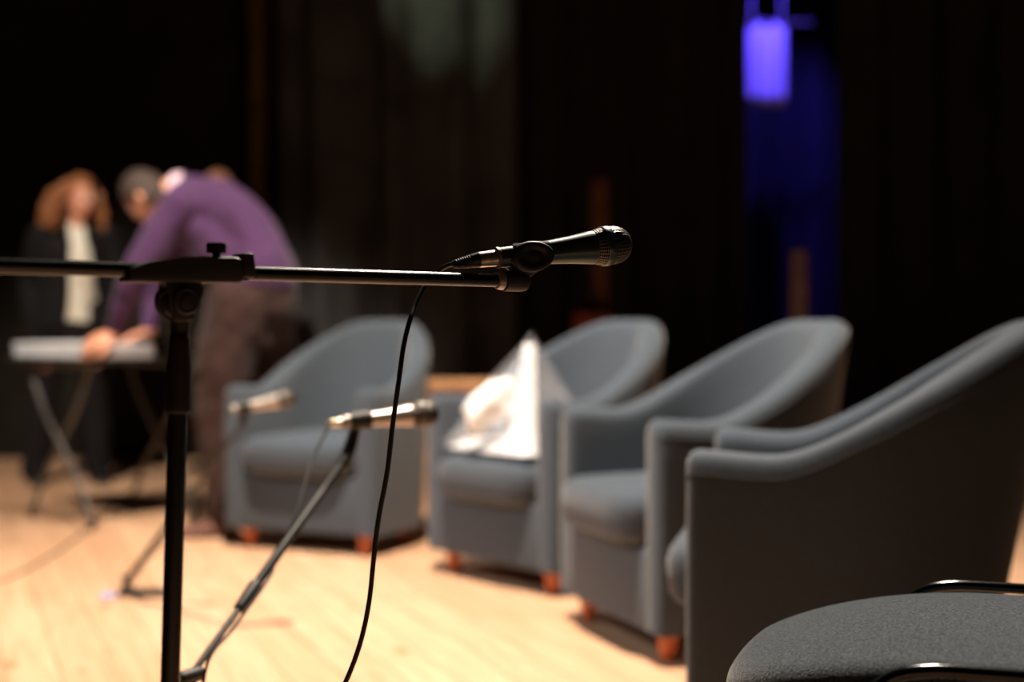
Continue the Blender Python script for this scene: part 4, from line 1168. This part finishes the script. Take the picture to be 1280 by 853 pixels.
# ------------------------------------------------------------------ wrapped cone on the second chair
def wrapped():
    ca = radians(-51); O = Vector((0.150, 4.74, 0))
    Rz = Matrix.Rotation(ca, 3, 'Z')
    seat = 0.424
    def L(x, y, z): return O + Rz @ Vector((x, y, 0)) + Vector((0, 0, z))
    apex = P(664, 419, 4.58)
    # footprint on the cushion, in the chair's own directions
    base_pts = [L(x, y, seat + 0.006) for x, y in ((-0.225, -0.315), (0.0, -0.335), (0.225, -0.322), (0.222, -0.02), (0.06, 0.10), (-0.18, -0.02))]
    t = thing('wrapped_gift', 'pointed clear cellophane package with white highlight sheets added inside, on the second armchair seat', 'wrapped gift', Vector((apex.x, 4.62, seat)))
    rnd = random.Random(4)
    def wrap(scale, top, nl, amp, seed):
        bm = bmesh.new(); rings = []
        cen = sum(base_pts, Vector()) / len(base_pts)
        n = 72
        loop = []
        for j in range(n):
            f = j / n * len(base_pts); k = int(f); f -= k
            loop.append(base_pts[k % len(base_pts)].lerp(base_pts[(k + 1) % len(base_pts)], f))
        for k in range(nl + 1):
            q = k / nl
            row = []
            for j in range(n):
                b = cen + (loop[j] - cen) * scale
                p = b.lerp(top, q)
                p += (b - cen).normalized() * (amp * (1 - q) * noise.noise(Vector((j * 0.23 + seed, q * 2.5, seed))) + 0.010 * sin(pi * q))
                row.append(p)
            rings.append(row)
        # pinch point
        rings.append([top + Vector((0.003 * cos(2 * pi * j / n), 0.003 * sin(2 * pi * j / n), 0.004)) for j in range(n)])
        loft(bm, rings, cap=False)
        return bm
    o = obj('cellophane', wrap(1.0, apex, 18, 0.035, 1.0), M['film'], t, label='clear shiny cellophane')
    # white sheets added for the film's bright reflections: upright fold and crumpled base
    a0 = L(0.05, -0.27, 0); a1 = L(0.20, -0.26, 0)
    bm = bmesh.new(); rings = []
    for k in range(15):
        q = k / 14
        l = Vector((a0.x, a0.y, seat + 0.01)).lerp(apex + Vector((-0.022, 0, -0.03)), q)
        r_ = Vector((a1.x, a1.y, seat + 0.01)).lerp(apex + Vector((0.012, 0, -0.03)), min(1, q))
        row = []
        for i in range(13):
            s = i / 12
            p = l.lerp(r_, s); p.y += 0.012 * sin(s * 9 + q * 3) + 0.006 * noise.noise(p * 40)
            row.append(p)
        rings.append(row)
    loft(bm, rings, closed_ring=False, cap=False)
    ti = obj('highlight_fold', bm, M['film_highlight'], t, label='upright white fold added as a highlight of the film'); m = ti.modifiers.new('t', 'SOLIDIFY'); m.thickness = 0.002
    bm = bmesh.new(); rings = []
    cen = sum(base_pts, Vector()) / len(base_pts)
    n = 60
    for k in range(14):
        q = k / 13; row = []
        for j in range(n):
            f = j / n * len(base_pts); i = int(f); f -= i
            b = base_pts[i % 6].lerp(base_pts[(i + 1) % 6], f)
            p = cen + (b - cen) * (0.93 * (1 - q) ** 0.55)
            p.z = seat + 0.006 + (0.030 + 0.04 * max(0, noise.noise(Vector((j * .2, 3, 1))))) * sin(q * pi / 2) + 0.02 * noise.noise(p * 25) * min(1, q * 3) 
            row.append(p)
        rings.append(row)
    loft(bm, rings); obj('highlight_base', bm, M['film_highlight'], t, label='crumpled white layer added as a highlight along the bottom')
    # white billow added for the bright reflection left of the fold
    bm = bmesh.new(); rings = []
    c = P(614, 506, 4.56)
    for k in range(15):
        ph = -pi / 2 + pi * (k + .1) / 14.2; row = []
        for j in range(30):
            a = 2 * pi * j / 30
            p = Vector((0.075 * cos(ph) * cos(a), 0.05 * cos(ph) * sin(a), 0.080 * sin(ph)))
            p *= 1 + 0.35 * noise.noise(p * 22 + Vector((3, 1, 7)))
            p.x += p.z * 0.45
            row.append(c + p)
        rings.append(row)
    loft(bm, rings); obj('highlight_billow', bm, M['film_highlight'], t, label='white billow added as a bright reflection')
wrapped()

# ------------------------------------------------------------------ lamps
def spot(name, label, loc, target, power, color, size_deg, blend, soft):
    loc = Vector(loc); target = Vector(target); d = (target - loc).normalized()
    t = thing(name, label, 'stage light', loc)
    q = d.to_track_quat('-Z', 'Y')
    # housing behind the lens
    bm = bmesh.new()
    rr = max(0.11, soft + 0.02)
    lathe(bm, [(-0.30, rr * 0.5), (-0.28, rr * 0.8), (-0.06, rr * 0.95), (0.0, rr), (0.06, rr * 1.05), (0.06, rr * 1.01), (0.0, rr * 0.96), (-0.04, rr * 0.9)], loc - d * 0.06, d, 32)
    obj('housing', bm, M['lamp_body'], t)
    bm = bmesh.new(); tube(bm, [loc - d * 0.15, Vector((loc.x, loc.y, 5.99))], 0.012, n=10, smooth=0); obj('hanger', bm, M['lamp_body'], t)
    ld = bpy.data.lights.new('lamp', 'SPOT'); ld.energy = power; ld.color = color; ld.spot_size = radians(size_deg); ld.spot_blend = blend; ld.shadow_soft_size = soft
    lo = bpy.data.objects.new('lamp', ld); col.objects.link(lo); lo.parent = t; lo.rotation_mode = 'QUATERNION'; lo.rotation_quaternion = q
    lo.location = d * 0.02
WARM = (1.0, 0.84, 0.68)
NEUT = (1.0, 0.86, 0.72)
spot('stage_lamp', 'warm overhead stage lamp above the middle of the armchair arc', (-0.45, 3.25, 5.2), (-0.2, 4.5, 0), 2850, WARM, 60, 0.8, 0.12)
spot('stage_lamp', 'stage lamp behind the armchairs aimed forward at the microphone', (0.9, 6.0, 5.4), (0.30, 1.65, 0.6), 3200, NEUT, 22, 0.6, 0.28)
spot('stage_lamp', 'stage lamp over the left front aimed at the table and the people', (-2.2, 2.4, 4.6), (-2.02, 6.9, 1.0), 1600, NEUT, 28, 0.7, 0.12)
spot('stage_lamp', 'cool white side lamp at the left wing, low, aimed across the armchairs', (-3.6, 3.2, 3.0), (0.2, 4.3, 0.55), 330, (0.93, 0.95, 1.0), 46, 0.6, 0.20)
spot('stage_lamp', 'stage lamp at the right aimed down at the table and the bending man', (1.2, 3.0, 4.6), (-1.62, 5.8, 0.72), 600, NEUT, 17, 0.8, 0.12)
spot('stage_lamp', 'faint greenish lamp throwing a slanted beam on the charcoal curtain', (-1.9, 5.4, 5.4), (-0.40, 8.85, 2.80), 320, (0.85, 1.0, 0.65), 11, 0.6, 0.05)
spot('stage_lamp', 'small blue lamp high in the backstage gap', (1.75, 9.02, 3.7), (1.70, 9.6, 2.55), 300, (0.10, 0.06, 1.0), 75, 0.6, 0.05)

# world: dark hall
w = bpy.data.worlds.new('dark'); scn.world = w; w.use_nodes = True
w.node_tree.nodes['Background'].inputs[0].default_value = (0.01, 0.01, 0.012, 1)
w.node_tree.nodes['Background'].inputs[1].default_value = 0.3

# ------------------------------------------------------------------ camera
cd = bpy.data.cameras.new('camera'); cd.lens = 50; cd.sensor_width = 36
cd.dof.use_dof = True; cd.dof.focus_distance = 1.68; cd.dof.aperture_fstop = 2.0; cd.dof.aperture_blades = 0
cd.clip_start = 0.05
co = bpy.data.objects.new('camera', cd); col.objects.link(co)
co.location = (0, 0, CAMZ); co.rotation_euler = (pi / 2 - TH, 0, 0)
scn.camera = co
scn.view_settings.view_transform = 'Standard'; scn.view_settings.look = 'None'; scn.view_settings.gamma = 1
scn.view_settings.exposure = 0.0
scn.view_settings.use_curve_mapping = False
